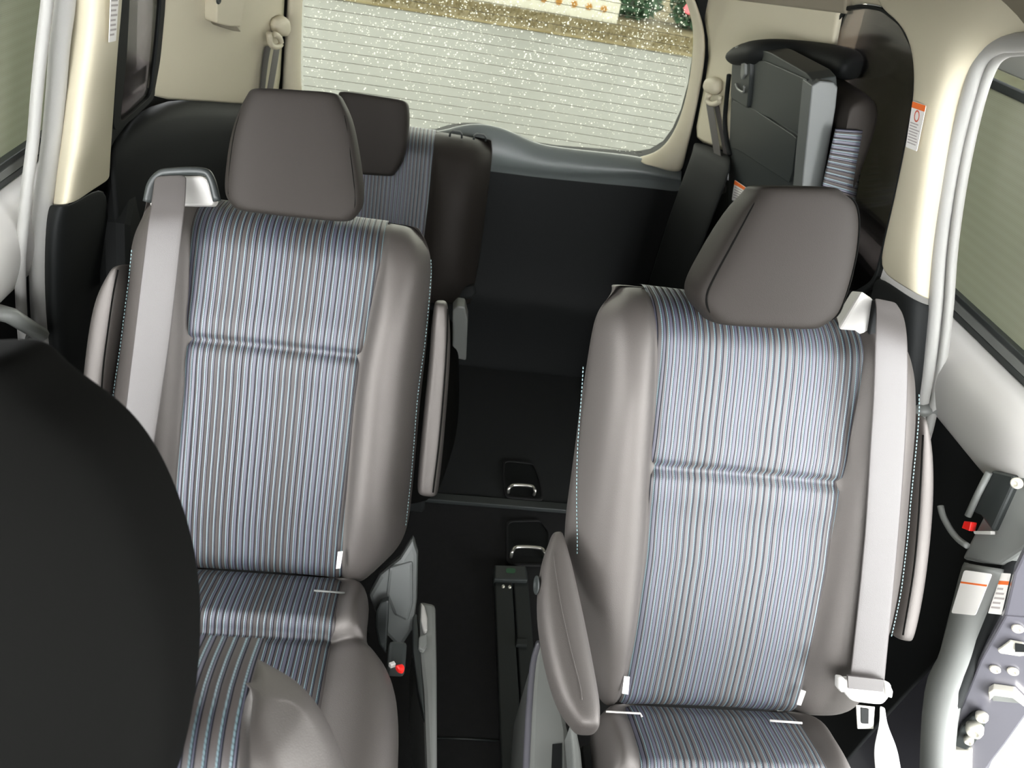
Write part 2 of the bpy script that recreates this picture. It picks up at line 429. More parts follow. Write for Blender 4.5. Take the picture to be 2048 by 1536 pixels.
# the glass and its heater wires
win = slab('window_1', [p + V((0, .028, 0)) + (p - cxw).normalized() * .03 for p in inner], (0, .004, 0), 'glass_rear', kind='structure', bevel=0)
parts = []
zmin, zmax = .70, 1.45
for k in range(24):
    z = .772 + k * .0262
    xs = []
    N = len(inner)
    for i in range(N):                                    # where the wire meets the outline
        a, b = inner[i], inner[(i + 1) % N]
        if (a.z - z) * (b.z - z) < 0:
            t = (z - a.z) / (b.z - a.z); xs.append(a.x + t * (b.x - a.x))
    if len(xs) < 2: continue
    y = HP[0].y - HP[1].z / HP[1].y * (z - .75) + .027
    x0, x1 = min(xs) + .004, max(xs) - .004
    path = [V((x0 + (x1 - x0) * i / 12, y + .0, z + .004 * (1 - ((i - 6) / 6) ** 2))) for i in range(13)]
    parts.append(tube_vf(path, .0007, 5))
v, f = join(*parts); mesh('heater_wires', v, f, 'dark_line', parent=win)
# rain on the outside of the glass
rv, rf = [], []
def blob(c, r):
    o = len(rv)
    for t in range(6): rv.append(c + V((math.cos(t * 1.047) * r, .0005, math.sin(t * 1.047) * r)))
    rv.append(c + V((0, r * .7, 0))); rv.append(c)
    for t in range(6):
        rf.append((o + t, o + (t + 1) % 6, o + 6)); rf.append((o + (t + 1) % 6, o + t, o + 7))
def inside(x, z):
    c = False; N = len(inner)
    for i in range(N):
        a, b = inner[i], inner[(i + 1) % N]
        if (a.z > z) != (b.z > z) and x < (b.x - a.x) * (z - a.z) / (b.z - a.z) + a.x: c = not c
    return c
rr = random.Random(3); nd = 0
while nd < 4200:
    x, z = rr.uniform(-.42, .70), rr.uniform(.76, 1.36)
    if not inside(x, z) or rr.random() > .25 + .75 * max(0, min(1, (z - .85) / .3)): continue
    y = HP[0].y - HP[1].z / HP[1].y * (z - .75) + .0325
    blob(V((x, y, z)), rr.choice([.0010, .0013, .0016, .0022]) * rr.uniform(.8, 1.2)); nd += 1
def drop_mat():
    m = bpy.data.materials.new('rain_water'); m.use_nodes = True
    n = m.node_tree.nodes; l = m.node_tree.links; n.clear()
    o = n.new('ShaderNodeOutputMaterial'); tr = n.new('ShaderNodeBsdfTranslucent'); g = n.new('ShaderNodeBsdfTransparent'); x = n.new('ShaderNodeMixShader')
    tr.inputs['Color'].default_value = (1, 1, .97, 1); x.inputs['Fac'].default_value = .9  # white stands in for sky glinting through the clear drops
    l.new(g.outputs[0], x.inputs[1]); l.new(tr.outputs[0], x.inputs[2]); l.new(x.outputs[0], o.inputs[0]); return m
M['rain'] = drop_mat()
mesh('raindrops', rv, rf, 'rain', kind='stuff', cat='raindrops', label='fine raindrops scattered all over the outside of the rear window')

# ivory trim beside the glass, right and left
tr_px = [(1270, 313), (1300, 308), (1325, 293), (1344, 268), (1360, 232), (1374, 180), (1383, 120), (1386, 60), (1377, 20), (1357, -30), (1320, -80)]
tr_ox = [(1300, 326), (1330, 339), (1363, 346), (1367, 325), (1379, 275), (1392, 214), (1404, 150), (1411, 90), (1405, 45), (1388, -5), (1360, -70)]
rows = []
for a, b in zip(tr_px, tr_ox):
    A, B = hp(a, -.022), hp(b, .0)
    rows.append([A, A.lerp(B, .15) + V((0, -.024, 0)), A.lerp(B, .5) + V((0, -.036, 0)), A.lerp(B, .9) + V((0, -.03, 0)), B + V((0, .0, 0))])
patch('trim_4', rows, 'beige', kind='structure')
tl_px = [(612, 240), (601, 190), (599, 120), (601, 50), (603, -20), (606, -90)]
tl_ox = [(560, 270), (566, 190), (570, 120), (575, 50), (579, -20), (584, -90)]
rows = []
for a, b in zip(tl_px, tl_ox):
    A, B = hp(a, -.022), hp(b, .0)
    rows.append([A, A.lerp(B, .15) + V((0, -.024, 0)), A.lerp(B, .5) + V((0, -.034, 0)), A.lerp(B, .9) + V((0, -.03, 0)), B + V((0, .02, 0))])
patch('trim_5', rows, 'beige', kind='structure')
rows = [[hp((x, y), d) for x, y, d in r] for r in (
    [(600, -150, 0), (800, -165, 0), (1100, -150, 0), (1320, -95, 0)], [(590, -175, .03), (800, -200, .03), (1100, -185, .03), (1345, -120, .03)], [(580, -260, .05), (800, -280, .05), (1100, -260, .05), (1380, -190, .05)])]
patch('trim_6', rows, 'beige', kind='structure')

# black lower hatch: rounded ledge under the glass with its reflection in the colour, hump of the wiper motor, crease, lower board
led = [(570, 262), (640, 262), (760, 268), (880, 268), (905, 258), (935, 252), (962, 250.5), (1000, 257.5), (1035, 272.5), (1070, 289.5), (1110, 297.5), (1200, 307.5), (1275, 315), (1330, 330), (1364, 345)]
ledge2 = [(570, 285), (640, 286), (760, 292), (880, 291), (905, 285), (935, 283), (962, 284), (1000, 291), (1035, 301), (1070, 311), (1110, 317), (1200, 327), (1275, 330), (1330, 343), (1364, 352)]
ledge3 = [(568, 310), (640, 312), (760, 318), (880, 322), (905, 323), (935, 324), (962, 325), (1000, 328), (1035, 333), (1070, 338), (1110, 342), (1200, 347), (1265, 344), (1325, 352), (1364, 360)]
low4 = [(566, 340), (640, 342), (760, 348), (880, 352), (905, 354), (935, 355), (962, 356), (1000, 359), (1035, 362), (1070, 365), (1110, 368), (1200, 372), (1265, 374), (1325, 380), (1364, 386)]
rows = [[hp(p, -.02) for p in led], [hp(p, -.006) + V((0, 0, 0)) for p in led], [hp(p, .02) for p in ledge2], [hp(p, .035) for p in ledge3], [hp(p, .012) for p in [(a, b + 5) for a, b in ledge3]], [hp(p, .012) for p in low4]]
patch('trim_7', rows, 'sill', kind='structure')
zt = hp((1000, 360)).z
rows = []
for z, y in ((.775, 2.218), (.70, 2.215), (.55, 2.205), (.40, 2.19), (.33, 2.17), (.315, 2.155), (.20, 2.18), (.10, 2.19), (.0, 2.19)):
    rows.append([V((-.59 + i * .147, y, z + (.0 if z > .7 else 0))) for i in range(11)])
patch('wall_back_lower', rows, 'black', kind='structure', sub=1)

# ------------------------------------------------------------------ corner posts and side walls at the back
LD = (V((-.49, 2.0, .9)), V((1, -.26, -.12)).normalized())       # left rear corner surface (from quarter window back to the hatch)
RD = (V((.775, 2.0, .9)), V((1, .26, .12)).normalized())
def grid_patch(name, quads, m, plane, nu=1, off=None, **k):
    rows = [[at(p[0], p[1], plane=plane) for p in r] for r in quads]
    return patch(name, rows, m, **k)
grid_patch('trim_8', [[(298, -160), (400, -160), (490, -160), (577, -160)], [(300, 0), (400, 0), (490, 0), (570, 0)], [(295, 90), (395, 90), (480, 90), (565, 90)], [(288, 150), (385, 160), (475, 160), (562, 150)], [(284, 199), (370, 201), (450, 209), (558, 218)]], 'beige', LD, sub=1, kind='structure')
grid_patch('trim_9', [[(1380, -120), (1470, -120), (1570, -120), (1715, -120)], [(1397, 0), (1470, 0), (1580, 0), (1700, 12)], [(1421, 80), (1480, 80), (1580, 80), (1680, 78)], [(1413, 150), (1480, 150), (1570, 160), (1678, 150)], [(1398, 224), (1460, 235), (1560, 245), (1678, 250)], [(1386, 284), (1425, 294), (1520, 330), (1662, 345)]], 'beige', RD, sub=1, kind='structure')
# fold of the headliner above the right corner post
e0, e1 = at(1440, -4, plane=(RD[0] - RD[1] * .012, RD[1])), at(1690, 27, plane=(RD[0] - RD[1] * .012, RD[1]))
e2, e3 = at(1690, -160, plane=(RD[0] - RD[1] * .05, RD[1])), at(1440, -160, plane=(RD[0] - RD[1] * .05, RD[1]))
slab('trim_10', [e0, e1, e2, e3], (.02, 0, 0), 'headliner', kind='structure', bevel=.004)

# black quarter panels under the belt line
LQ = [[(222, 258), (300, 203), (370, 194), (450, 201), (560, 208)], [(222, 285), (300, 228), (370, 214), (450, 219), (560, 226)], [(216, 330), (300, 262), (365, 248), (450, 250), (560, 258)]]
rows = []
for off, r in zip((-.004, .03, .045), LQ): rows.append([at(p[0], p[1], plane=(LD[0] + LD[1] * off + V((0, 0, 0)), LD[1])) for p in r])
base = rows[-1]
for z in (.70, .45, .2, .0):
    rows.append([V((p.x - (.04 if z < .6 else .01), p.y, z)) for p in base])
patch('wall_left', rows, 'black', kind='structure', sub=1)
rows = []
for off, r in zip((0, -.03, -.045), ([(1387, 285), (1408, 290), (1428, 297), (1445, 305), (1464, 314)], [(1387, 296), (1408, 301), (1428, 309), (1445, 317), (1464, 326)], [(1382, 318), (1404, 325), (1424, 334), (1442, 342), (1462, 352)])):
    rows.append([at(p[0], p[1], plane=(RD[0] + RD[1] * off, RD[1])) for p in r])
base = rows[-1]
for z in (.70, .45, .2, 0): rows.append([V((p.x - .015, p.y, z)) for p in base])
patch('wall_right', rows, 'black', kind='structure', sub=1)
# lower side walls between the door opening and the back
for nm, x0, sgn in (('wall_left_lower', -.585, -1), ('wall_right_lower', .865, 1)):
    slab(nm, [V((x0, 1.32, 0)), V((x0, 2.30, 0)), V((x0, 2.30, .78)), V((x0, 1.85, .88)), V((x0, 1.50, .90)), V((x0, 1.40, .80)), V((x0, 1.32, .55))], (sgn * .06, 0, 0), 'black', kind='structure', bevel=.02)

# painted body shell outside the trims
for sd, P_, sg in (('left', LW, -1), ('right', RW, 1)):
    def sh(y, z, d): return V((P_[0].x - sg * .20 * (z - .85) + sg * d, y, z))
    slab('wall_outer_' + sd, [sh(1.34, .90, .03), sh(1.34, .0, .0), sh(2.42, .0, .0), sh(2.42, 1.42, .03), sh(1.86, 1.42, .03), sh(1.86, .93, .03)], (sg * .02, 0, 0), 'black', kind='structure', bevel=0)
    slab('trim_2%d' % (1 if sd == 'left' else 2), [sh(1.3, 1.375, .012), sh(2.34, 1.36, .03), sh(2.34, 1.62, .0), sh(1.3, 1.62, .0)], (sg * .02, 0, 0), 'black', kind='structure', bevel=0)

# quarter windows
def win_outline(px, plane, r=.35): return rounded(poly(px, plane=plane), r, 6)
lw = win_outline([(226, -150), (332, -150), (327, 10), (318, 110), (306, 196), (262, 238), (221, 266), (229, 120)], LW, .3)
slab('window_2', lw, (-.004, 0, 0), 'glass_dark', kind='structure', bevel=0)
lin = win_outline([(262, -150), (322, -150), (318, 10), (309, 108), (299, 190), (262, 224), (236, 246), (249, 120)], LW, .3)
slab('trim_24', [at(p[0], p[1], plane=(LW[0] + V((-.012, 0, 0)), LW[1])) for p in [(205, 310), (205, 262), (262, 222), (296, 188), (335, 178), (335, 215), (262, 268), (222, 310)]], (-.006, 0, 0), 'black', kind='structure', bevel=0)
c_ = sum(lin, V()) / len(lin); lou = [p + (p - c_) * .0 for p in lw]
ringslab('trim_11', [p + V((.004, 0, 0)) for p in lin], [p + V((.004, 0, 0)) for p in lw], (-.012, 0, 0), 'black', kind='structure', bevel=.002)
rw_px = [(1690, 14), (1725, 8), (1765, 14), (1805, 45), (1830, 95), (1835, 150), (1828, 220), (1805, 340), (1780, 450), (1752, 570), (1700, 600), (1640, 500), (1655, 300), (1661, 150), (1668, 60)]
rw = rounded(poly(rw_px, plane=RW), .3, 4)
rwi = [p.lerp(sum(rw, V()) / len(rw), .035) for p in rw]
slab('window_3', rw, (.004, 0, 0), 'glass_dark', kind='structure', bevel=0)
ringslab('trim_12', [p - V((.004, 0, 0)) for p in rwi], [p - V((.004, 0, 0)) for p in rw], (.012, 0, 0), 'black', kind='structure', bevel=.002)

slab('trim_23', [at(p[0], p[1], plane=(RW[0] + V((.006, 0, 0)), RW[1])) for p in [(1650, -80), (1770, -80), (1770, 14), (1740, 8), (1722, 6), (1690, 13), (1676, 30), (1650, 30)]], (.012, 0, 0), 'beige', kind='structure')

# ------------------------------------------------------------------ ivory posts at the rear of the door openings
def post(name, rows, plane, nrm, offs, m='beige', **k):
    out = []
    for r in rows: out.append([at(p[0], p[1], plane=(plane[0] + nrm * o, plane[1])) for p, o in zip(r, offs)])
    return patch(name, out, m, **k)
OUT = V((1, 0, 0))
post('trim_13', [
    [(1745, -160), (1850, -160), (1950, -160), (2060, -160), (2180, -160)],
    [(1745, 10), (1850, 0), (1950, 0), (2060, 0), (2180, 0)],
    [(1790, 32), (1850, 40), (1930, 45), (2030, 62), (2120, 62)],
    [(1822, 75), (1860, 90), (1910, 100), (1955, 108), (1978, 108)],
    [(1833, 140), (1860, 160), (1888, 180), (1924, 190), (1945, 190)],
    [(1829, 215), (1850, 240), (1872, 260), (1904, 280), (1925, 280)],
    [(1803, 345), (1825, 370), (1852, 390), (1884, 400), (1905, 400)],
    [(1778, 455), (1805, 480), (1835, 500), (1868, 505), (1890, 505)],
    [(1756, 540), (1795, 567), (1832, 592), (1861, 606), (1880, 606)]], RW, OUT, (0, 0, .006, .045, .07), kind='structure')
post('trim_14', [
    [(1752, 545), (1795, 572), (1830, 598), (1859, 609), (1880, 612)],
    [(1745, 585), (1790, 630), (1828, 660), (1852, 670), (1875, 670)],
    [(1735, 640), (1780, 720), (1820, 740), (1845, 745), (1868, 745)],
    [(1730, 720), (1770, 820), (1805, 830), (1832, 835), (1850, 835)]], RW, OUT, (0, 0, .008, .04, .06), m='black', kind='structure')
LPX = [
    [(60, -160), (158, -160), (190, -160), (226, -160), (233, -160), (240, -160), (245, -160)],
    [(130, 0), (153, 0), (190, 0), (221, 0), (228, 0), (234, 0), (240, 0)],
    [(120, 85), (144, 85), (178, 85), (206, 85), (215, 85), (223, 85), (231, 85)],
    [(110, 187), (131, 187), (160, 187), (190, 187), (202, 187), (214, 187), (225, 187)],
    [(98, 281), (121, 281), (148, 281), (172, 281), (188, 281), (204, 281), (219, 281)],
    [(88, 356), (113, 356), (132, 352), (152, 340), (172, 332), (195, 324), (217, 318)],
    [(85, 395), (110, 396), (126, 396), (147, 390), (170, 372), (194, 358), (216, 346)],
    [(84, 408), (109, 409), (123, 410), (143, 406), (168, 387), (193, 371), (215, 357)]]
post('trim_15', LPX, LW, -OUT, (.07, .045, .006, 0, 0, 0, 0), kind='structure')
post('trim_16', [
    [(102, 409), (111, 410), (119, 411), (143, 405), (215, 353)],
    [(96, 447), (103, 447), (112, 450), (150, 470), (215, 450)],
    [(91, 556), (98, 556), (108, 560), (150, 570), (215, 570)],
    [(98, 681), (105, 681), (114, 685), (150, 690), (215, 690)],
    [(120, 840), (126, 840), (134, 840), (160, 850), (215, 850)],
    [(156, 960), (162, 960), (172, 960), (190, 960), (230, 960)]], LW, -OUT, (.040, .026, .010, .005, .005), m='black', kind='structure')

# rubber seals round the two door openings: a wide soft lip and a thin one beside it
def seal(name, wide, thin, plane, o1, o2):
    a = smooth_path([at(p[0], p[1], plane=(plane[0] + o1, plane[1])) for p in wide], 5)
    b = smooth_path([at(p[0], p[1], plane=(plane[0] + o2, plane[1])) for p in thin], 5)
    v, f = join(tube_vf(a, .0145, 12, up=V((1, 0, 0))), tube_vf(b, .0085, 10, up=V((1, 0, 0))))
    mesh(name, v, f, 'seal', kind='structure')
seal('trim_17', [(2140, 78), (2048, 84), (1998, 90), (1964, 120), (1940, 190), (1915, 290), (1895, 400), (1881, 510), (1873, 620), (1860, 730), (1838, 845), (1822, 900)],
     [(2140, 96), (2048, 100), (2008, 108), (1984, 135), (1962, 195), (1939, 290), (1919, 400), (1905, 510), (1897, 620), (1882, 740), (1860, 848), (1848, 890)], RW, V((.05, 0, 0)), V((.06, 0, 0)))
seal('trim_18', [(136, -80), (131, 0), (120, 85), (112, 187), (103, 281), (93, 360), (83, 437), (77, 530), (79, 620), (87, 712), (100, 800), (125, 900), (150, 980)],
     [(100, -80), (95, 0), (83, 100), (74, 187), (66, 281), (56, 360), (48, 437), (41, 530), (43, 620), (50, 712), (62, 800), (85, 890), (110, 970)], LW, V((-.05, 0, 0)), V((-.055, 0, 0)))

# ------------------------------------------------------------------ labels with printed lines (flat things, built flat)
def sticker(name, quad, nrm, label, head=.16, head_at=0.0, cat='label', parent=None, icon=False, lines=6):
    """quad: top-left, top-right, bottom-right, bottom-left on the surface; nrm points to the viewer"""
    a, b, c, d = [V(q) for q in quad]; nrm = V(nrm).normalized()
    def uvp(u, v, h=0): return a.lerp(b, u).lerp(d.lerp(c, u), v) + nrm * h
    t = empty(name, (a + b + c + d) / 4, label, cat)
    slab('paper', rounded([uvp(0, 0), uvp(1, 0), uvp(1, 1), uvp(0, 1)], .08, 3), nrm * .0008, 'white', parent=t, bevel=0)
    if head: slab('orange_band', [uvp(.01, head_at + .01, .0009), uvp(.99, head_at + .01, .0009), uvp(.99, head_at + head, .0009), uvp(.01, head_at + head, .0009)], nrm * .0003, 'orange', parent=t, bevel=0)
    if icon:
        ctr = uvp(.5, head + .14, .0010); pts = []
        u_ = (b - a).normalized(); v_ = (d - a).normalized(); r = (b - a).length * .19
        ringpts = [ctr + u_ * math.cos(q * math.pi / 8) * r + v_ * math.sin(q * math.pi / 8) * r * 1.25 for q in range(16)]
        ringin = [ctr + (p - ctr) * .72 for p in ringpts]
        ringslab('warning_symbol', ringin, ringpts, nrm * .0003, 'ink_red', parent=t, bevel=0)
    vs, fs = [], []; rr = random.Random(len(label))
    v0 = head_at + head + (.30 if icon else .08)
    for i in range(lines):
        v = v0 + (0.93 - v0) * i / lines
        u1 = rr.uniform(.6, .93); h = (0.93 - v0) / lines * .42
        o = len(vs); vs += [uvp(.08, v, .0011), uvp(u1, v, .0011), uvp(u1, v + h, .0011), uvp(.08, v + h, .0011)]; fs.append((o, o + 1, o + 2, o + 3))
    if lines: mesh('printed_lines', vs, fs, 'ink', parent=t, smooth=False, kind='stuff')
    return t

# ------------------------------------------------------------------ sliding doors, slid open along the outside
def mir(p): return V((2 * CX - p.x, p.y, p.z))
def sliding_door(side):
    R_ = side == 'right'
    f = (lambda p: V(p)) if R_ else mir
    sx = 1 if R_ else -1
    root = empty('sliding_door', f(V((1.04, 1.3, -.15))), 'open sliding door outside the right doorway, with bare latch edge and bolts' if R_ else
                 'open sliding door outside the left doorway, seen as a narrow strip of window and trim', 'car door')
    GP = xplane(1.005, .92, -.17)
    def g(p, d=0): return f(at(p[0], p[1], plane=(GP[0] + V((d, 0, 0)), GP[1])))
    # outer skin with the front edge bent inwards
    y0, y1 = .70, 1.95
    sk = [[f(V((x, y, z))) for y in (y0, y0 + .02, 1.2, 1.6, y1)] for x, z in ((1.07, -.2), (1.11, .1), (1.125, .45), (1.115, .75), (1.075, .93))]
    patch('outer_skin', sk, 'paint', parent=root, sub=1, thick=.004)
    # window frame, glass, pulled-up sunshade
    zt = 1.36
    def gp(y, z, d=0): return f(V((GP[0].x - .17 * (z - .92) + d, y, z)))
    gl = rounded([gp(.82, .90, .035), gp(1.88, .90, .035), gp(1.84, 1.34, .035), gp(.93, 1.34, .035)], .12, 5)
    slab('window_pane', gl, (sx * .004, 0, 0), glass('door_glass', (.72, .76, .70)), parent=root, bevel=0)
    go = rounded([gp(.76, .88, .02), gp(1.94, .88, .02), gp(1.90, 1.39, .02), gp(.88, 1.39, .02)], .12, 5)
    gi = rounded([gp(.84, .915, .02), gp(1.86, .915, .02), gp(1.82, 1.325, .02), gp(.95, 1.325, .02)], .12, 5)
    ringslab('window_frame', gi, go, (sx * .045, 0, 0), 'grey', parent=root)
    sh = slab('sunshade', [gp(.85, .93, .012), gp(1.86, .93, .012), gp(1.82, 1.30, .012), gp(.95, 1.30, .012)], (sx * .0015, 0, 0), 'shade', parent=root, bevel=0, label='grey-green woven sunshade pulled up behind the glass')
    slab('shade_bar', [gp(.94, 1.295, .010), gp(1.83, 1.295, .010), gp(1.83, 1.312, .010), gp(.94, 1.312, .010)], (sx * .008, 0, 0), 'charcoal', parent=root)
    for k, (za, zb, m_) in enumerate(((.945, .957, 'charcoal'), (.928, .945, 'grey'), (.916, .928, 'charcoal'))):
        slab('belt_moulding', [gp(.72, za, -.004), gp(1.93, za, -.004), gp(1.93, zb, -.004), gp(.72, zb, -.004)], (sx * .016, 0, 0), m_, parent=root, bevel=.002)
    # padded upper trim rolling inwards under the window, then down to the pull pocket
    ys = [.74, .82, .92, 1.05, 1.25, 1.6, 1.93]
    rows = []
    for x, z, in ((1.005, .917), (.972, .905), (.952, .868), (.955, .82), (.975, .775), (.99, .755)):
        rows.append([f(V((x + (.03 if y < .75 else 0), y + (.92 - z) * .35, z))) for y in ys])
    patch('upper_trim', rows, 'door_trim', parent=root, thick=-.006)
    # dark pocket and lower trim
    rows = []
    for x, z in ((.995, .775), (1.02, .70), (1.03, .55), (1.02, .38), (1.0, .1), (1.0, -.12)):
        rows.append([f(V((x, y, z))) for y in (.80, .86, 1.0, 1.3, 1.9)])
    patch('lower_trim', rows, 'black', parent=root, sub=1)
    # trim column at the leading edge
    def pxp(pts, x): return [f(at(p[0], p[1], x=x)) for p in pts]
    slab('edge_cover', pxp([(1990, 985), (2022, 935), (2075, 905), (2100, 1000), (2068, 1075), (2046, 1100), (2000, 1130), (1960, 1126), (1922, 1118), (1938, 1085)], .965), (sx * .03, 0, 0), 'grey', parent=root, bevel=.006)
    colL = [(1922, 1121), (1905, 1193), (1881, 1288), (1876, 1320), (1851, 1347), (1842, 1421), (1839, 1525), (1838, 1640)]
    colR = [(2000, 1133), (1970, 1200), (1938, 1280), (1922, 1320), (1898, 1375), (1882, 1440), (1877, 1525), (1876, 1640)]
    rows = []
    for a, b in zip(colL, colR):
        A, B = f(at(*a, x=.962)), f(at(*b, x=.962)); q = A.lerp(B, .5) - V((sx * .008, 0, 0))
        rows.append([A + V((sx * .035, 0, 0)), A, q, B, B + V((sx * .03, 0, 0))])
    patch('edge_trim', rows, 'grey', parent=root, sub=1)
    sl = [(2030, 1118), (2005, 1190), (1972, 1260), (1940, 1325), (1917, 1378), (1897, 1440), (1886, 1500), (1884, 1600)]
    P_ = smooth_path([f(at(*p, x=.985)) for p in sl], 4)
    tube('edge_seal', P_, .014, 'black', parent=root, up=V((1, 0, 0)))
    # painted leading edge: faces forward and inward
    EP = (at(1960, 1330, x=.985), V((-.55, -.82, -.1)).normalized())
    def e(p, d=0): return f(at(p[0], p[1], plane=(EP[0] + EP[1] * d, EP[1])))
    nE = V((EP[1].x * sx, EP[1].y, EP[1].z))
    slab('edge_panel', [e(p) for p in [(2052, 1095), (2028, 1145), (2008, 1230), (1988, 1266), (1958, 1320), (1940, 1365), (1922, 1408), (1899, 1452), (1891, 1495), (1890, 1650), (1930, 1650), (1985, 1523), (2049, 1436), (2100, 1380), (2110, 1100)]], -nE * .02, 'paint', parent=root, bevel=.004)
    slab('edge_step', [e(p, .003) for p in [(2010, 1232), (2060, 1236), (2060, 1420), (2010, 1490), (1985, 1522), (1945, 1580), (1892, 1580), (1893, 1497), (1901, 1453), (1924, 1410), (1960, 1322), (1990, 1268)]], -nE * .006, 'paint', parent=root, bevel=.003)
    for p in ((2035, 1256), (1990, 1337), (2026, 1341)):
        v_, f_ = disc_vf(e(p, .004), nE, .0085, .005); mesh('bolt', v_, f_, 'bolt', parent=root)
    # latch plate with catch, hook bracket, lower roller arm, red lock tab
    br = slab('latch_plate', [e(p, .006) for p in [(1995, 1296), (2004, 1290), (2020, 1278), (2048, 1283), (2060, 1305), (2040, 1308), (2000, 1302)]], nE * .006, 'bolt', parent=root, bevel=.002)
    slab('latch_slot', [e(p, .014) for p in [(2030, 1286), (2060, 1290), (2060, 1304), (2030, 1303)]], nE * .001, 'black', parent=br, bevel=0)
    hk = slab('hook_bracket', [e(p, .004) for p in [(1978, 1372), (1988, 1366), (2030, 1372), (2050, 1392), (2050, 1402), (2026, 1384), (1990, 1379), (1980, 1390)]], nE * .014, 'bolt', parent=root, bevel=.002)
    slab('bracket_web', [e(p, .004) for p in [(1980, 1384), (1990, 1379), (2026, 1384), (2048, 1400), (2040, 1402), (1985, 1397)]], nE * .006, 'grey', parent=hk, bevel=.002)
    ra = slab('roller_arm', [e(p, .004) for p in [(1905, 1480), (1925, 1440), (1945, 1422), (1965, 1418), (1975, 1430), (1966, 1455), (1950, 1478), (1935, 1490)]], nE * .012, 'charcoal', parent=root, bevel=.003)
    for p, r, h in (((1964, 1429), .010, .012), ((1950, 1452), .014, .018), ((1938, 1475), .008, .012)):
        v_, f_ = disc_vf(e(p, .016), nE, r, h); mesh('roller', v_, f_, 'bolt', parent=ra)
    slab('rail_bracket', [e(p, .004) for p in [(1896, 1486), (1946, 1488), (1944, 1560), (1892, 1560)]], nE * .014, 'bolt', parent=root, bevel=.006)
    # lock in the pocket
    lk = slab('lock_housing', pxp([(1984, 940), (2027, 950), (2024, 975), (1990, 1050), (1984, 1063), (1960, 1030), (1945, 1024)], .955), (sx * .02, 0, 0), 'charcoal', parent=root, bevel=.004)
    slab('lock_tab', pxp([(1928, 1042), (1942, 1044), (1938, 1062), (1923, 1056)], .95), (sx * .012, 0, 0), 'red', parent=lk, bevel=.001)
    slab('lock_lip', pxp([(1946, 1062), (1982, 1062), (1982, 1069), (1948, 1068)], .95), (sx * .008, 0, 0), 'silver', parent=lk, bevel=.001)
    tube('pocket_rod', [f(at(1978, 945, x=.95)), f(at(1955, 990, x=.95)), f(at(1936, 1032, x=.95))], .0055, 'grey', parent=root)
    tube('pocket_edge', smooth_path([f(at(p[0], p[1], x=.955)) for p in [(1881, 1012), (1886, 1032), (1900, 1058), (1916, 1078), (1935, 1092)]], 4), .0055, 'grey', parent=root)
    v_, f_ = disc_vf(f(at(2036, 966, x=.95)), V((-sx, -.3, 0)), .009, .008); mesh('bolt', v_, f_, 'bolt', parent=root)
    tube('inner_handle', [f(V((.985, 1.09, .775))), f(V((.955, 1.10, .76))), f(V((.955, 1.17, .68))), f(V((.99, 1.19, .65)))], .014, 'grey', parent=root)
    return root
sliding_door('right'); sliding_door('left')

wf = .944
sticker('caution_label', [at(1929, 1140, x=wf), at(1985, 1148, x=wf), at(1951, 1231, x=wf), at(1903, 1226, x=wf)], (-1, -.2, .1), 'white caution label with thin orange band on the open right door trim edge', head=.05, head_at=.25, lines=0)
EPL = .968
sticker('caution_label', [at(2003, 1146, x=EPL), at(2022, 1147, x=EPL), at(2003, 1229, x=EPL), at(1976, 1226, x=EPL)], (-.6, -.8, 0), 'greyish label with red band on the dark seal at the open right door edge', head=.1, head_at=.17, lines=5)
def onRW(p, d=-.006): return at(p[0], p[1], plane=(RW[0] + V((d, 0, 0)), RW[1]))
sticker('airbag_label', [onRW((1826, 202), -.011), onRW((1853, 211), -.009), onRW((1834, 303), -.009), onRW((1812, 294), -.011)], (-1, 0, .2), 'white warning label with orange header on the ivory post beside the right quarter window', head=.14, icon=True, lines=8)
def onLW(p, d=.011): return at(p[0], p[1], plane=(LW[0] + V((d, 0, 0)), LW[1]))
sticker('airbag_label', [onLW((221, -20)), onLW((238, -20)), onLW((231, 82)), onLW((217, 85))], (1, 0, .2), 'pale warning label on the ivory post beside the left quarter window', head=0, lines=9)

# ------------------------------------------------------------------ captain seats
REC = math.radians(26)
SN = V((0, -math.cos(REC), math.sin(REC))); SS = V((0, math.sin(REC), math.cos(REC))); SX = V((1, 0, 0))
PITCH = .0103
def cushion_half(tab, d): return interp(tab, d)

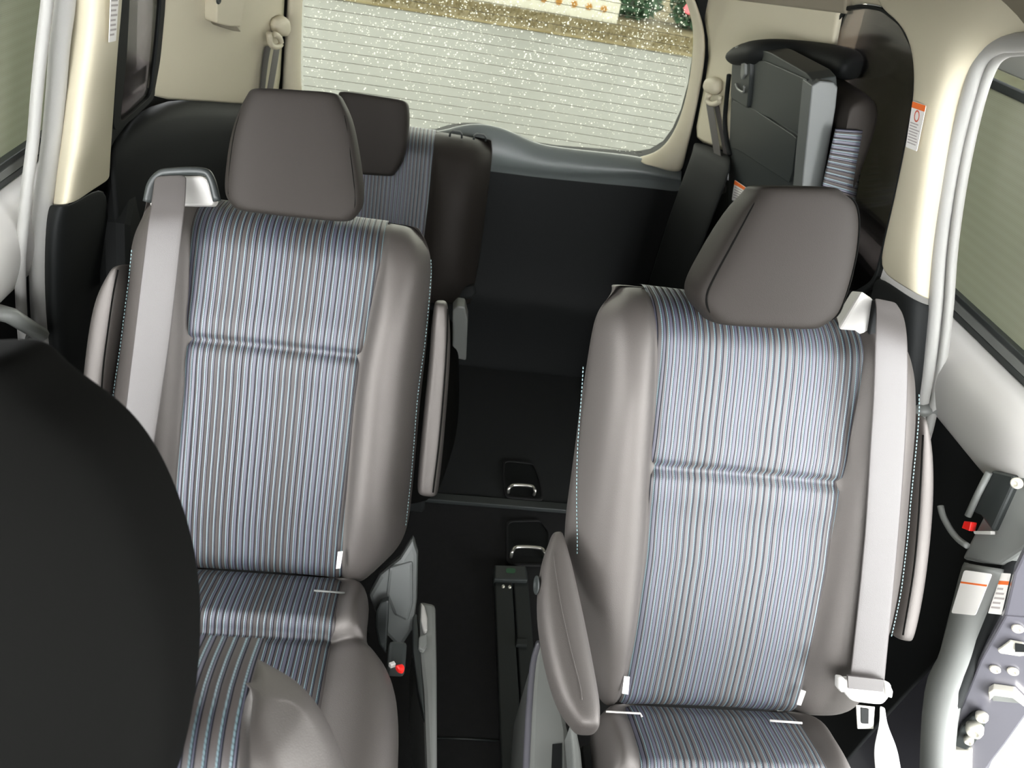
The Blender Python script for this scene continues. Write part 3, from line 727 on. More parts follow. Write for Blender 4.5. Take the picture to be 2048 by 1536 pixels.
def captain_seat(o, label, sil_l, sil_r, pan_l, pan_r, seam_s, head, head_d, arms, belt, guide, tags, cushion, root_name='captain_seat', rec=REC, mats=('fabric', 'stripe', 'fabric_shaded'), top_s=None, group=None, seams=()):
    sn = V((0, -math.cos(rec), math.sin(rec))); ss = V((0, math.sin(rec), math.cos(rec)))
    root = empty(root_name, V((o.x, o.y - .15, 0.0)), label, 'car seat', group)
    def on(p, n0=0): return at(p[0], p[1], plane=(o + sn * n0, sn))
    def loc(p, n0=0):
        if len(p) == 3: return p[0], p[1]          # already given on the seat
        q = on(p, n0) - o; return q.x, q.dot(ss)
    def W(x, s, n): return o + SX * x + ss * s + sn * n
    tab = {}
    for k, lst, n0 in (('xl', sil_l, -.03), ('xr', sil_r, -.03), ('pl', pan_l, 0), ('pr', pan_r, 0)):
        t = sorted(((lambda q: (q[1], q[0]))(loc(p, n0)) for p in lst)); tab[k] = t
    def sm(k, s, h=.012): return (interp(tab[k], s - h) + 2 * interp(tab[k], s) + interp(tab[k], s + h)) / 4
    top = top_s or max(loc(p, -.03)[1] for p in sil_l + sil_r)
    RT, RB = .075, .03
    def g(s):
        return g0(s) - .015 * max(0, (.20 - s) / .20) ** 2 - (.020 if head else 0) * max(0, (s - (top - .22)) / .22) ** 2
    def g0(s):
        if s > top - RT:
            u = min(1, (s - (top - RT)) / RT); return -(1 - math.sqrt(max(0, 1 - u * u))) * .085
        if s < RB: u = min(1, (RB - s) / (RB + .015)); return -(1 - math.sqrt(max(0, 1 - u * u))) * .05
        return 0
    B = .030
    def front(x, s):
        """height of the upholstery above the seat plane"""
        xl, pl, pr, xr = sm('xl', s), sm('pl', s), sm('pr', s), sm('xr', s)
        fade = min(1, max(.25, (s + .02) / .15)) * min(1, max(.35, (top - s) / .14))
        if x < pl: u = (pl - x) / max(.02, pl - xl)
        elif x > pr: u = (x - pr) / max(.02, xr - pr)
        else:
            c = (x - (pl + pr) / 2) / ((pr - pl) / 2); return g(s) - .006 * (1 - c * c)
        u = min(1, u)
        return g(s) + B * fade * math.sin(math.pi * min(1, u * 1.15) ** .8) - .055 * max(0, u - .62) ** 2 / .145
    rings = []
    ss_list = [-.012, -.004, .012, .03, .06, .1, .15, .2, .25, .3, .35, .4, .44, .48, .52] + [top - d for d in (.10, .08, .06, .042, .027, .014, .005, .0)]
    ss_list = sorted(set(round(s, 4) for s in ss_list if s <= top))
    for s in ss_list:
        xl, pl, pr, xr = sm('xl', s), sm('pl', s), sm('pr', s), sm('xr', s)
        L_ = pl - xl; R_ = xr - pr
        xs = [xl + .002, xl + L_ * .12, xl + L_ * .3, xl + L_ * .55, xl + L_ * .8, pl - .006, pl + .004] + [pl + (pr - pl) * t for t in (.2, .4, .6, .8)] + [pr - .004, pr + .006, pr - R_ * -.2, pr + R_ * .45, pr + R_ * .7, pr + R_ * .88, xr - .002]
        rg = []
        for x in xs:
            n = front(x, s)
            if pl < x < pr: n -= .010
            rg.append(W(x, s, n))
        gb = g(s) * .5
        for x, n in ((xr, -.065), (xr - .006, -.10), (xr - .04, -.118), ((xl + xr) / 2 + .08, -.122), ((xl + xr) / 2 - .08, -.122), (xl + .04, -.118), (xl + .006, -.10), (xl, -.065)):
            rg.append(W(x, s, n - (0 if s < top - .03 else 0)))
        rings.append(rg)
    back = loft('backrest', rings, mats[0], parent=root, sub=2)
    # striped centre panel, wrapped over the top, with its sewn cross seam
    rows, uvs = [], []
    NS, NU = 90, 28
    s_bot = .004
    for i in range(NS + 1):
        s = s_bot + (top - .004 - s_bot) * i / NS
        pl, pr = sm('pl', s), sm('pr', s); row = []
        for j in range(NU + 1):
            u = j / NU; x = pl + (pr - pl) * u
            n = front(x, s) + .0015
            if seam_s:
                slope = .0
                ds = s - (seam_s + slope * (u - .5))
                n += -.009 * math.exp(-(ds / .006) ** 2) + .003 * math.exp(-((abs(ds) - .035) / .03) ** 2)
            ed = min(u, 1 - u) * (pr - pl)
            n -= .008 * max(0, 1 - ed / .008) ** 2
            row.append(W(x, s, n))
            uvs.append(((x - (pl + pr) / 2) / PITCH + 15.4, s / PITCH))
        rows.append(row)
    pl, pr = sm('pl', top), sm('pr', top); k0 = len(rows)
    for k in range(1, 9):
        row = []
        for j in range(NU + 1):
            u = j / NU; x = pl + (pr - pl) * u; p0 = rows[k0 - 1][j]; tt = k / 8
            n0 = (p0 - o).dot(sn); s0 = (p0 - o).dot(ss)
            row.append(W(x, s0 + (top + .0035 - s0) * math.sin(min(1, tt * 1.6) * math.pi / 2), n0 + (-.122 - n0) * tt))
            uvs.append(((x - (pl + pr) / 2) / PITCH + 15.4, (s0 + .06 * tt) / PITCH))
        rows.append(row)
    loft('centre_panel', rows, mats[1], cap=False, closed=False, parent=root, uv=uvs, label='navy and taupe striped panel with cyan thread')
    # side stitching
    for name_, px in seams:
        path = [W(*loc(p, .0), 0) for p in px]
        path = smooth_path(path, 5)
        pts = []
        for q in path:
            d = q - o; x, s = d.x, d.dot(ss); pts.append(W(x, s, front(x, s) + .002))
        dashes('stitching', pts, .0009, 'stitch', parent=root, label='pale cyan stitching')
    # head restraint
    if head:
        hr_ = math.radians(20); hn = V((0, -math.cos(hr_), math.sin(hr_)))
        hc = on(((head[0][-1][0] + head[1][-1][0]) / 2, (head[0][-1][1] + head[1][-1][1]) / 2), .03)
        hl, hr = [at(p[0], p[1], plane=(hc, hn)) for p in head[0]], [at(p[0], p[1], plane=(hc, hn)) for p in head[1]]
        hb = bar('headrest', hl, hr, hn, head_d, mats[2], e=4.2, cap=.010, c1=.95, c2=.80, parent=root, sub=2)
        for t_ in (.06, .94):
            tube('headrest_seam', smooth_path([a_.lerp(b_, t_) - hn * (.0165 if q_ in (0, len(hl) - 1) else .0125) for q_, (a_, b_) in enumerate(zip(hl, hr))], 4), .0014, 'fabric_dark_shaded', parent=hb, seg=6, label='dark sewn seam')
        for x in (-.05, .05):
            c = (hl[-1] + hr[-1]) / 2 - sn * .10 + SX * x
            tube('headrest_post', [c + ss * .02, c - ss * .05], .006, 'steel', parent=hb)
    return root, on, loc, W, front, tab, sm, top

def tag_label(root, quad, nrm):
    q = [V(p) for p in quad]
    t = slab('fabric_tag', q, nrm * .0015, 'white', parent=root, bevel=0, label='small white sewn tag')
    a, b, c, d = q
    vs, fs = [], []
    for i in range(5):                          # a row of small printed marks
        v = .2 + .14 * i; o_ = len(vs); h = nrm * .0018
        vs += [a.lerp(d, v).lerp(b.lerp(c, v), .3) + h, a.lerp(d, v).lerp(b.lerp(c, v), .72) + h, a.lerp(d, v + .07).lerp(b.lerp(c, v + .07), .72) + h, a.lerp(d, v + .07).lerp(b.lerp(c, v + .07), .3) + h]
        fs.append((o_, o_ + 1, o_ + 2, o_ + 3))
    mesh('tag_marks', vs, fs, 'ink', parent=t, smooth=False)

def cushion(root, o, sgn=1):
    """sgn = 1: buckle recess on the +x side"""
    D = [-.03, 0, .03, .06, .09, .105, .113, .122, .135, .16, .20, .26, .33, .40, .45, .475, .49]
    zc = [(-.03, -.015), (0, .004), (.03, .014), (.06, .024), (.09, .030), (.103, .022), (.112, -.002), (.120, .004), (.135, .016), (.2, .024), (.33, .026), (.40, .018), (.45, -.01), (.475, -.05), (.49, -.10)]
    he = [(-.03, .175), (0, .20), (.05, .20), (.10, .205), (.13, .225), (.16, .25), (.2, .265), (.3, .275), (.40, .27), (.45, .255), (.49, .22)]
    hp_ = [(-.03, .146), (0, .148), (.2, .150), (.49, .155)]
    rings = []
    for d in D:
        z = interp(zc, d); y = o.y - d; zz = o.z
        H_ = [interp(he, d), interp(he, d)]
        if sgn < 0: pass
        p = interp(hp_, d); bz = .014 * min(1, (d + .03) / .1)
        zside = -.02 if d > -.02 else -.03
        rg = [V((o.x - H_[0], y, zz - .13)), V((o.x - H_[0], y, zz - .03 + min(0, z))), V((o.x - H_[0] + .012, y, zz + .008 + min(bz, z))), V((o.x - (H_[0] + p) / 2, y, zz + bz + min(z, .024) + .004)), V((o.x - p - .004, y, zz + z - .002)), V((o.x - p + .006, y, zz + z - .008)),
              V((o.x, y, zz + z - .010)), V((o.x + p - .006, y, zz + z - .008)), V((o.x + p + .004, y, zz + z - .002)), V((o.x + (H_[1] + p) / 2, y, zz + bz + min(z, .024) + .004)), V((o.x + H_[1] - .012, y, zz + .008 + min(bz, z))), V((o.x + H_[1], y, zz - .03 + min(0, z))), V((o.x + H_[1], y, zz - .13))]
        rings.append(rg)
    loft('seat_cushion', rings, 'fabric', parent=root, sub=2)
    rows, uvs = [], []
    ND, NU = 110, 24
    def zs(d): return (interp(zc, d - .004) + 2 * interp(zc, d) + interp(zc, d + .004)) / 4
    run = 0; prev = None
    for i in range(ND + 1):
        d = -.02 + .50 * i / ND
        p = interp(hp_, d)
        if prev is not None: run += math.hypot(.50 / ND, zs(d) - prev)
        prev = zs(d); row = []
        for j in range(NU + 1):
            u = j / NU; x = -p + 2 * p * u; ed = min(u, 1 - u) * 2 * p
            row.append(V((o.x + x, o.y - d, o.z + zs(d) + .0025 - .008 * max(0, 1 - ed / .008) ** 2)))
            uvs.append((x / PITCH + 15.4, run / PITCH))
        rows.append(row)
    loft('cushion_panel', rows, 'stripe', cap=False, closed=False, parent=root, uv=uvs, label='navy and taupe striped seat panel')
    base = [V((o.x - .20, o.y + .02, .06)), V((o.x + .20, o.y + .02, .06)), V((o.x + .20, o.y - .43, .06)), V((o.x - .20, o.y - .43, .06))]
    slab('seat_base', base, (0, 0, o.z - .17), 'black', parent=root, bevel=.02)
    for s_ in (-1, 1):
        slab('floor_leg', [V((o.x + s_ * .15 - .03, o.y, .0)), V((o.x + s_ * .15 + .03, o.y, .0)), V((o.x + s_ * .15 + .03, o.y - .40, .0)), V((o.x + s_ * .15 - .03, o.y - .40, .0))], (0, 0, .07), 'black', parent=root, bevel=.005)

def ribbon(name, Ls, Rs, nv, th, m, **k):
    a, b = smooth_path(Ls, 5), smooth_path(Rs, 5)
    rings = []
    for p, q in zip(a, b):
        rings.append([p, p.lerp(q, .08) + nv * th * .5, p.lerp(q, .5) + nv * th * .6, p.lerp(q, .92) + nv * th * .5, q, q - nv * th, p - nv * th])
    return loft(name, rings, m, **k)

def seat_belt(root, on, L, R, n0, tongue=None, thick=.0016):
    Ls = [on(p, n0 if len(p) < 3 else p[2]) for p in L]; Rs = [on(p, n0 if len(p) < 3 else p[2]) for p in R]
    return ribbon('seat_belt', Ls, Rs, SN, thick, 'belt', parent=root, sub=1)

# --- left captain seat (in the photograph)
oL = at(510, 1160, z=.42)
rootL, on, loc, W, front, tab, smf, top = captain_seat(oL, 'striped captain seat left of the aisle with both armrests folded up', 
    [(268, 432), (252, 460), (246, 500), (243, 560), (225, 700), (205, 830), (190, 950), (184, 1040), (186, 1110), (205, 1165)],
    [(835, 456), (852, 474), (862, 505), (866, 560), (856, 680), (842, 800), (829, 950), (818, 1060), (806, 1100), (780, 1128), (752, 1152), (735, 1180), (728, 1195)],
    [(372, 420), (371, 480), (370, 700), (352, 900), (338, 1050), (332, 1150)], [(768, 470), (763, 530), (741, 640), (719, 740), (705, 900), (690, 1060), (680, 1190)],
    .405,
    ([(486, 186), (467, 215), (450, 262), (441, 310), (436, 360), (437, 392), (452, 408)], [(682, 197), (700, 232), (710, 285), (718, 335), (724, 385), (723, 418), (708, 436)]),
    [.075, .09, .10, .105, .10, .09, .075], None, None, None, None, None, top_s=.632,
    seams=(('l', [(250, 500), (244, 560), (226, 700), (206, 830), (194, 950)]), ('r', [(862, 520), (862, 560), (850, 690), (835, 800), (823, 950), (810, 1070)])))
onL = on
cushion(rootL, oL)
# armrests, both folded up beside the backrest
def armrest(root, on, L, R, n0, d, label=None, ridge=None, e=3.2):
    a = bar('armrest', [on(p, n0) for p in L], [on(p, n0) for p in R], SN, d, 'fabric', e=e, cap=.010, parent=root, sub=2, label=label)
    return a
a1 = armrest(rootL, on, [(212, 546), (188, 580), (172, 630), (160, 720), (153, 800), (148, 900), (146, 1000)], [(236, 540), (240, 580), (228, 650), (215, 730), (206, 800), (203, 900), (204, 1000)], .0, .075)
tube('piping', smooth_path([on(p, .002) for p in [(236, 540), (226, 590), (216, 660), (206, 740), (200, 840), (196, 940)]], 4), .0014, 'fabric_dark_shaded', parent=a1, seg=6)
a2 = armrest(rootL, on, [(868, 616), (862, 660), (859, 720), (850, 800), (840, 900), (833, 985)], [(897, 616), (902, 660), (902, 720), (896, 800), (888, 900), (878, 990)], -.02, .07)
tube('piping', smooth_path([on(p, -.018) for p in [(896, 618), (893, 700), (887, 790), (878, 890), (866, 985)]], 4), .0014, 'fabric_dark_shaded', parent=a2, seg=6)
# belt guide on the shoulder and the belt itself
gd = slab('belt_guide', [on(p, -.03) for p in [(298, 412), (303, 378), (316, 360), (336, 352), (404, 351), (418, 362), (428, 402), (424, 412)]], -SN * .03, 'silver', parent=rootL, bevel=.004)
tube('guide_rim', smooth_path([on(p, -.02) for p in [(294, 404), (302, 370), (318, 350), (340, 344), (404, 343), (422, 358), (434, 402)]], 5), .0065, 'charcoal', parent=gd, up=SN)
bl = seat_belt(rootL, on, [(309, 352, -.012), (301, 412, .02), (292, 470), (270, 650), (252, 800), (238, 930), (232, 1062)], [(374, 350, -.012), (371, 408, .02), (364, 470), (343, 660), (323, 800), (303, 930), (288, 1062)], .036)
# belt tongue at the hip
c0, c1 = on((244, 1074), .045), on((290, 1070), .045)
tg = tube('belt_tongue', smooth_path([on((238, 1060), .05), on((246, 1092), .05), on((268, 1099), .05), on((288, 1092), .05), on((296, 1066), .05), on((290, 1052), .05)], 4), .006, 'silver', parent=bl, up=SN)
slab('tongue_plate', [on(p, .048) for p in [(244, 1078), (290, 1074), (284, 1092), (250, 1098)]], -SN * .006, 'silver', parent=tg, bevel=.002)
tag_label(rootL, [on(p, .004) for p in [(676, 1103), (686, 1102), (681, 1136), (672, 1137)]], SN)
tag_label(rootL, [on(p, .004) for p in [(327, 1080), (333, 1076), (330, 1110), (323, 1118)]], SN)
tube('recline_rod', [at(313, 1158, z=.435), at(326, 1158, z=.435)], .0016, 'silver', parent=rootL)
tube('gap_wire', [at(335, 1159, z=.437), at(362, 1160, z=.437)], .0015, 'silver', parent=rootL)
tube('gap_wire', [at(628, 1181, z=.437), at(690, 1186, z=.437)], .0018, 'grey', parent=rootL)
# hinge cover, buckle pocket and side cover on the aisle side
def zpoly(pts, z): return [at(p[0], p[1], z=z) for p in pts]
def npoly(pts, n): return [on(p, n) for p in pts]
hc = slab('hinge_cover', npoly([(736, 1192), (760, 1150), (800, 1118), (826, 1076), (836, 1110), (834, 1200), (826, 1262), (800, 1300), (770, 1270), (752, 1230)], -.045), -SN * .03, 'dim', parent=rootL, bevel=.008)
slab('cover_plate', npoly([(778, 1136), (826, 1122), (826, 1210), (816, 1246), (788, 1232), (772, 1190)], -.04), -SN * .02, 'dim', parent=hc, bevel=.006)
wing = slab('pocket_wing', npoly([(752, 1222), (760, 1206), (778, 1200), (776, 1250), (772, 1310), (758, 1290), (750, 1255)], -.012), -SN * .02, 'charcoal', parent=rootL, bevel=.004)
bk = box('belt_buckle', at(793, 1318, z=.40), .03, .05, .03, 'charcoal', parent=rootL, bevel=.006)
slab('buckle_button', zpoly([(790, 1329), (806, 1326), (810, 1334), (806, 1341), (796, 1338)], .425), (0, 0, -.012), 'red', parent=bk, bevel=.003)
slab('buckle_tip', zpoly([(777, 1325), (788, 1321), (792, 1327), (782, 1330)], .425), (0, 0, -.01), 'silver', parent=bk, bevel=.001)
def side_rows(L, R, zL, zR): return [[at(*a, z=zL), at(*a, z=zL).lerp(at(*b, z=zR), .5) + V((0, 0, .004)), at(*b, z=zR)] for a, b in zip(L, R)]
sc_ = slab('side_cover', zpoly([(838, 1200), (872, 1207), (874, 1320), (875, 1536), (876, 1640), (852, 1640), (852, 1536), (846, 1380), (838, 1300)], .33), (0, 0, -.24), 'grey', parent=rootL, bevel=.008)
slab('slide_lever', zpoly([(842, 1203), (850, 1212), (855, 1235), (855, 1260), (848, 1264), (842, 1240)], .338), (0, 0, -.01), 'silver', parent=sc_, bevel=.003)
slab('lever_latch', zpoly([(838, 1272), (854, 1266), (854, 1288), (848, 1300), (837, 1296)], .342), (0, 0, -.012), 'grey', parent=sc_, bevel=.003)
slab('cover_strip', zpoly([(826, 1228), (834, 1226), (846, 1380), (850, 1440), (836, 1380), (826, 1300)], .335), (0, 0, -.02), 'charcoal', parent=sc_, bevel=.003)

# --- right captain seat, slid further forward
oR = at(1430, 1437, z=.42)
rootR, on, loc, W, front, tab, smf, top = captain_seat(oR, 'striped captain seat right of the aisle with its aisle armrest lowered',
    [(1246, 588), (1222, 602), (1203, 630), (1190, 690), (1184, 740), (1172, 800), (1160, 900), (1146, 1000), (1134, 1080), (1140, 1200), (1170, 1320), (1200, 1420), (1205, 1450)],
    [(1795, 612), (1825, 650), (1840, 700), (1850, 790), (1840, 930), (1832, 1060), (1818, 1180), (1794, 1290), (1772, 1360), (1740, 1420), (1700, 1462)],
    [(1320, 590), (1315, 700), (1305, 850), (1297, 960), (1290, 1100), (1268, 1280), (1250, 1380), (1240, 1430)], [(1748, 680), (1735, 760), (1710, 870), (1690, 960), (1680, 1000), (1660, 1150), (1630, 1300), (1604, 1450)],
    .407,
    ([(1522, 386), (1500, 412), (1476, 452), (1445, 505), (1416, 556), (1400, 592), (1404, 620), (1425, 640)], [(1702, 388), (1732, 402), (1744, 440), (1742, 500), (1731, 556), (1717, 602), (1700, 636), (1668, 652)]),
    [.085, .10, .115, .12, .12, .12, .105, .085], None, None, None, None, None, top_s=.672,
    seams=(('l', [(1182, 745), (1178, 800), (1172, 870), (1166, 950), (1162, 1030), (1160, 1120)]), ('r', [(1842, 790), (1832, 930), (1824, 1060), (1808, 1180), (1786, 1280)])))
cushion(rootR, oR, -1)
a3 = armrest(rootR, on, [(1846, 850), (1842, 930), (1838, 1020), (1828, 1120), (1816, 1200), (1800, 1275)], [(1862, 846), (1876, 900), (1878, 1000), (1868, 1110), (1856, 1200), (1838, 1282)], -.02, .075)
tube('piping', smooth_path([on(p, -.016) for p in [(1846, 870), (1842, 950), (1836, 1050), (1826, 1150), (1806, 1270)]], 4), .0014, 'fabric_dark_shaded', parent=a3, seg=6)
# aisle armrest swung down towards the viewer
axn = (at(1110, 1070, z=.66) - at(1180, 1440, z=.61)).normalized()
AP = (at(1145, 1250, z=.645), axn.cross(V((1, 0, 0))).normalized())
if AP[1].z < 0: AP = (AP[0], -AP[1])
def oa(p): return at(p[0], p[1], plane=AP)
a4 = bar('armrest', [oa(p) for p in [(1104, 1070), (1090, 1100), (1082, 1170), (1087, 1240), (1105, 1330), (1128, 1400), (1150, 1430)]], [oa(p) for p in [(1132, 1068), (1147, 1105), (1168, 1190), (1184, 1260), (1199, 1340), (1209, 1400), (1206, 1432)]],
         AP[1], [.05, .06, .068, .07, .066, .06, .05], 'fabric', e=3.0, cap=.012, parent=rootR, sub=2, label='lowered padded armrest')
tube('piping', smooth_path([oa(p) + AP[1] * .001 for p in [(1106, 1105), (1112, 1150), (1124, 1220), (1142, 1300), (1160, 1370), (1164, 1400)]], 4), .0006, 'fabric', parent=a4, seg=6)
v_, f_ = disc_vf(oa((1084, 1150)) - AP[1] * .03 + V((-.002, 0, 0)), V((-1, -.1, .1)), .014, .002, 18); mesh('pivot_cap', v_, f_, 'charcoal', parent=a4)
# shoulder guide and belt
gd = slab('belt_guide', [on(p, -.035) for p in [(1676, 662), (1724, 582), (1748, 598), (1738, 672)]], -SN * .03, 'silver', parent=rootR, bevel=.004)
slab('guide_slot', [on(p, -.028) for p in [(1738, 672), (1750, 600), (1760, 602), (1756, 700), (1740, 690)]], -SN * .02, 'black', parent=gd, bevel=.002)
bl = seat_belt(rootR, on, [(1749, 596, -.02), (1751, 618, -.002), (1750, 670, .03), (1746, 790), (1739, 900), (1730, 1050), (1718, 1180), (1706, 1290), (1697, 1376)], [(1792, 605, -.02), (1808, 634, -.002), (1816, 690, .03), (1816, 790), (1811, 900), (1800, 1050), (1788, 1180), (1777, 1290), (1768, 1383)], .036)
tg = bar('belt_tongue', [on(p, .05) for p in [(1682, 1362), (1686, 1384), (1700, 1400)]], [on(p, .05) for p in [(1788, 1372), (1786, 1392), (1772, 1408)]], SN, .014, 'silver', e=4, cap=.004, parent=bl, sub=1)
slab('webbing_slot', [on(p, .0515) for p in [(1696, 1352), (1768, 1360), (1766, 1384), (1697, 1377)]], -SN * .004, 'belt', parent=tg, bevel=0)
for q in ([(1677, 1356), (1692, 1358), (1695, 1384), (1684, 1388), (1677, 1378)], [(1769, 1364), (1782, 1370), (1788, 1384), (1786, 1400), (1772, 1392)]):
    slab('tongue_ear', [on(p, .054) for p in q], -SN * .014, 'silver', parent=tg, bevel=.004)
tp = slab('tongue_blade', [on(p, .046) for p in [(1712, 1410), (1750, 1414), (1747, 1458), (1715, 1458)]], -SN * .002, 'steel', parent=tg, bevel=.0008)
slab('blade_window', [on(p, .0475) for p in [(1722, 1416), (1738, 1418), (1737, 1448), (1723, 1447)]], -SN * .001, 'black', parent=tp, bevel=0)
ribbon('lap_belt', [on(p, n) for p, n in (((1760, 1412), .045), ((1758, 1450), .05), ((1748, 1500), .07), ((1752, 1560), .09))], [on(p, n) for p, n in (((1770, 1416), .045), ((1776, 1450), .05), ((1795, 1500), .07), ((1806, 1560), .09))], SN, .0016, 'silver', parent=rootR, sub=1, label='pale underside of the lap belt')
tag_label(rootR, [on(p, .004) for p in [(1248, 1352), (1259, 1353), (1256, 1388), (1244, 1386)]], SN)
tag_label(rootR, [on(p, .004) for p in [(1602, 1379), (1611, 1382), (1601, 1410), (1593, 1408)]], SN)
tube('gap_wire', [at(1212, 1423, z=.437), at(1281, 1427, z=.437), at(1284, 1434, z=.435)], .0016, 'silver', parent=rootR)
tube('gap_wire', [at(1540, 1441, z=.44), at(1604, 1446, z=.44)], .0018, 'silver', parent=rootR)
# aisle side cover under the lowered armrest
hcR = slab('hinge_cover', zpoly([(1088, 1272), (1105, 1300), (1125, 1400), (1138, 1460), (1140, 1536), (1142, 1640), (1050, 1640), (1056, 1536), (1062, 1400), (1068, 1310), (1076, 1280)], .34), (0, 0, -.24), 'grey', parent=rootR, bevel=.012)
slab('cover_slot', zpoly([(1105, 1488), (1124, 1486), (1124, 1560), (1102, 1560)], .3415), (0, 0, -.002), 'black', parent=hcR, bevel=0)
tube('cover_edge', smooth_path([at(p[0], p[1], z=.335) for p in [(1078, 1285), (1066, 1330), (1058, 1420), (1052, 1536), (1048, 1620)]], 4), .006, 'paint', parent=hcR)
slab('recline_lever', zpoly([(1140, 1446), (1152, 1450), (1162, 1500), (1170, 1580), (1150, 1580), (1146, 1510)], .40), (0, 0, -.05), 'grey', parent=rootR, bevel=.004)

# --- front seat close to the camera, seen from above its own backrest
REC_F = math.radians(18)
oF = V((-.262, .135, .42))
fn = V((0, -math.cos(REC_F), math.sin(REC_F)))
def of(p, n0=0): return at(p[0], p[1], plane=(oF + fn * n0, fn))
rootF, on, loc, W, front, tab, smf, top = captain_seat(oF, 'front seat close to the viewer with a big dark headrest and striped backrest top',
    [(-x, q, 0) for x, q in ((.14, .545), (.18, .535), (.205, .515), (.222, .49), (.234, .46), (.245, .42), (.25, .3), (.24, 0))],
    [(x, q, 0) for x, q in ((.14, .545), (.18, .535), (.205, .515), (.222, .49), (.234, .46), (.245, .42), (.25, .3), (.24, 0))],
    [(-.160, .6, 0), (-.160, 0, 0)], [(.150, .56, 0), (.162, .50, 0), (.165, .40, 0), (.155, 0, 0)],
    None, None, .1, None, None, None, None, None, root_name='front_seat', rec=REC_F, top_s=.542)
hl = [of(p, .05) for p in [(-170, 812), (-190, 950), (-205, 1100), (-215, 1300), (-215, 1480), (-200, 1640), (-180, 1700)]]
hr = [of(p, .05) for p in [(35, 806), (140, 892), (212, 1010), (272, 1150), (318, 1310), (330, 1440), (322, 1600), (300, 1690)]][:1] + [of(p, .05) for p in [(140, 892), (212, 1010), (282, 1180), (326, 1350), (328, 1540), (305, 1680)]]
hb = bar('headrest', hl, hr, fn, [.08, .10, .12, .13, .13, .12, .10], 'fabric_dark_shaded', e=3.4, cap=.022, c1=.88, c2=.6, parent=rootF, sub=2, label='black headrest')
for x in (-.05, .05):
    c = (hl[-1] + hr[-1]) / 2 - fn * .05 + SX * x
    tube('headrest_post', [c + V((0, 0, .02)), c - V((0, .02, .05))], .006, 'steel', parent=hb)
box('seat_cushion', V((oF.x, -.14, .34)), .50, .50, .14, 'fabric', parent=rootF, bevel=.03, bseg=4)
box('seat_base', V((oF.x, -.14, .14)), .40, .40, .28, 'black', parent=rootF, bevel=.01)

# --- third row: left seat in use position
REC_T = math.radians(18)
tn = V((0, -math.cos(REC_T), math.sin(REC_T)))
oT = at(820, 600, y=1.93)
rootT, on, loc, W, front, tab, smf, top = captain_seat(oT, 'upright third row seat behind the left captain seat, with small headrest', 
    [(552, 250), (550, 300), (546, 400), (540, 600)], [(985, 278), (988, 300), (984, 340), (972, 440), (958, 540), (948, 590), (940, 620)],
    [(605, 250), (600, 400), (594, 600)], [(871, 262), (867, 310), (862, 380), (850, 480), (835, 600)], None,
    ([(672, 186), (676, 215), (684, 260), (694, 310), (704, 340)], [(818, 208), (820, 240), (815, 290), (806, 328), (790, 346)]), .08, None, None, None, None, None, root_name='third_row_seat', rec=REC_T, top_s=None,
    mats=('fabric_shaded', 'stripe', 'fabric_shaded'))
for p in ((912, 269), (960, 275)):
    c = on(p, -.045); tube('release_loop', [c + SX * q[0] * .017 + V((0, 0, q[1] * .008)) for q in ((-1, -1), (-.95, .3), (-.6, 1), (.6, 1), (.95, .3), (1, -1))], .003, 'charcoal', parent=rootT)
slab('backrest_latch', [on(p, -.02) for p in [(905, 578), (950, 570), (954, 588), (945, 598), (910, 600)]], -tn * .04, 'black', parent=rootT, bevel=.008)
# cushion of that seat reaching forward, and its hinge arm
cz = .40
q0, q1 = at(890, 722, z=cz), at(945, 790, z=cz)
rings = []
for y, zt_, xr in ((1.93, cz, .10), (1.80, cz + .01, .11), (1.6, cz + .01, .115), (1.45, cz + .01, .115), (1.38, cz - .01, .105), (1.345, cz - .06, .09), (1.34, cz - .12, .08)):
    xl = -.37
    rings.append([V((xl, y, zt_ - .15)), V((xl, y, zt_ - .02)), V((xl + .03, y, zt_)), V((-.2, y, zt_ + .005)), V((xr - .03, y, zt_)), V((xr, y, zt_ - .03)), V((xr + .005, y, zt_ - .09)), V((xr - .02, y, zt_ - .16))])
loft('seat_cushion', rings, 'fabric_dark_shaded', parent=rootT, sub=2)
slab('hinge_arm', [at(p[0], p[1], y=1.72) for p in [(905, 622), (915, 612), (930, 614), (936, 640), (932, 722), (905, 716)]], (0, .05, 0), 'grey', parent=rootT, bevel=.005)
slab('seat_base', [V((-.40, 1.45, .02)), V((.06, 1.45, .02)), V((.06, 1.9, .02)), V((-.40, 1.9, .02))], (0, 0, .24), 'black', parent=rootT, bevel=.01)

# --- third row: right seat folded up and hooked against the side window
FP = (V((.68, 1.6, 1.23)), V((1, 0, .32)).normalized())          # its back board leans inwards at the top
def fp(p, d=0): return at(p[0], p[1], plane=(FP[0] + FP[1] * d, FP[1]))
fo = FP[1]
rootS = empty('folded_seat', V((.80, 1.7, .5)), 'black third row seat folded up against the right quarter window', 'car seat')
bd = [(1466, 108), (1490, 92), (1540, 105), (1612, 146), (1624, 160), (1626, 180), (1600, 400), (1592, 450), (1520, 500), (1456, 500), (1456, 440), (1458, 300), (1462, 200)]
slab('back_board', rounded([fp(p) for p in bd], .12, 3), fo * .045, 'charcoal', parent=rootS, bevel=.008, bseg=3)
slab('lower_cover', rounded([fp(p, -.006) for p in [(1464, 200), (1500, 214), (1583, 268), (1592, 276), (1590, 300), (1584, 345), (1578, 366), (1545, 345), (1476, 300), (1462, 296)]], .12, 3), fo * .01, 'charcoal', parent=rootS, bevel=.004)
slab('upper_cover', rounded([fp(p, -.004) for p in [(1502, 122), (1530, 122), (1612, 158), (1618, 168), (1612, 215), (1596, 268), (1556, 244), (1500, 218)]], .1, 3), fo * .01, 'charcoal', parent=rootS, bevel=.003)
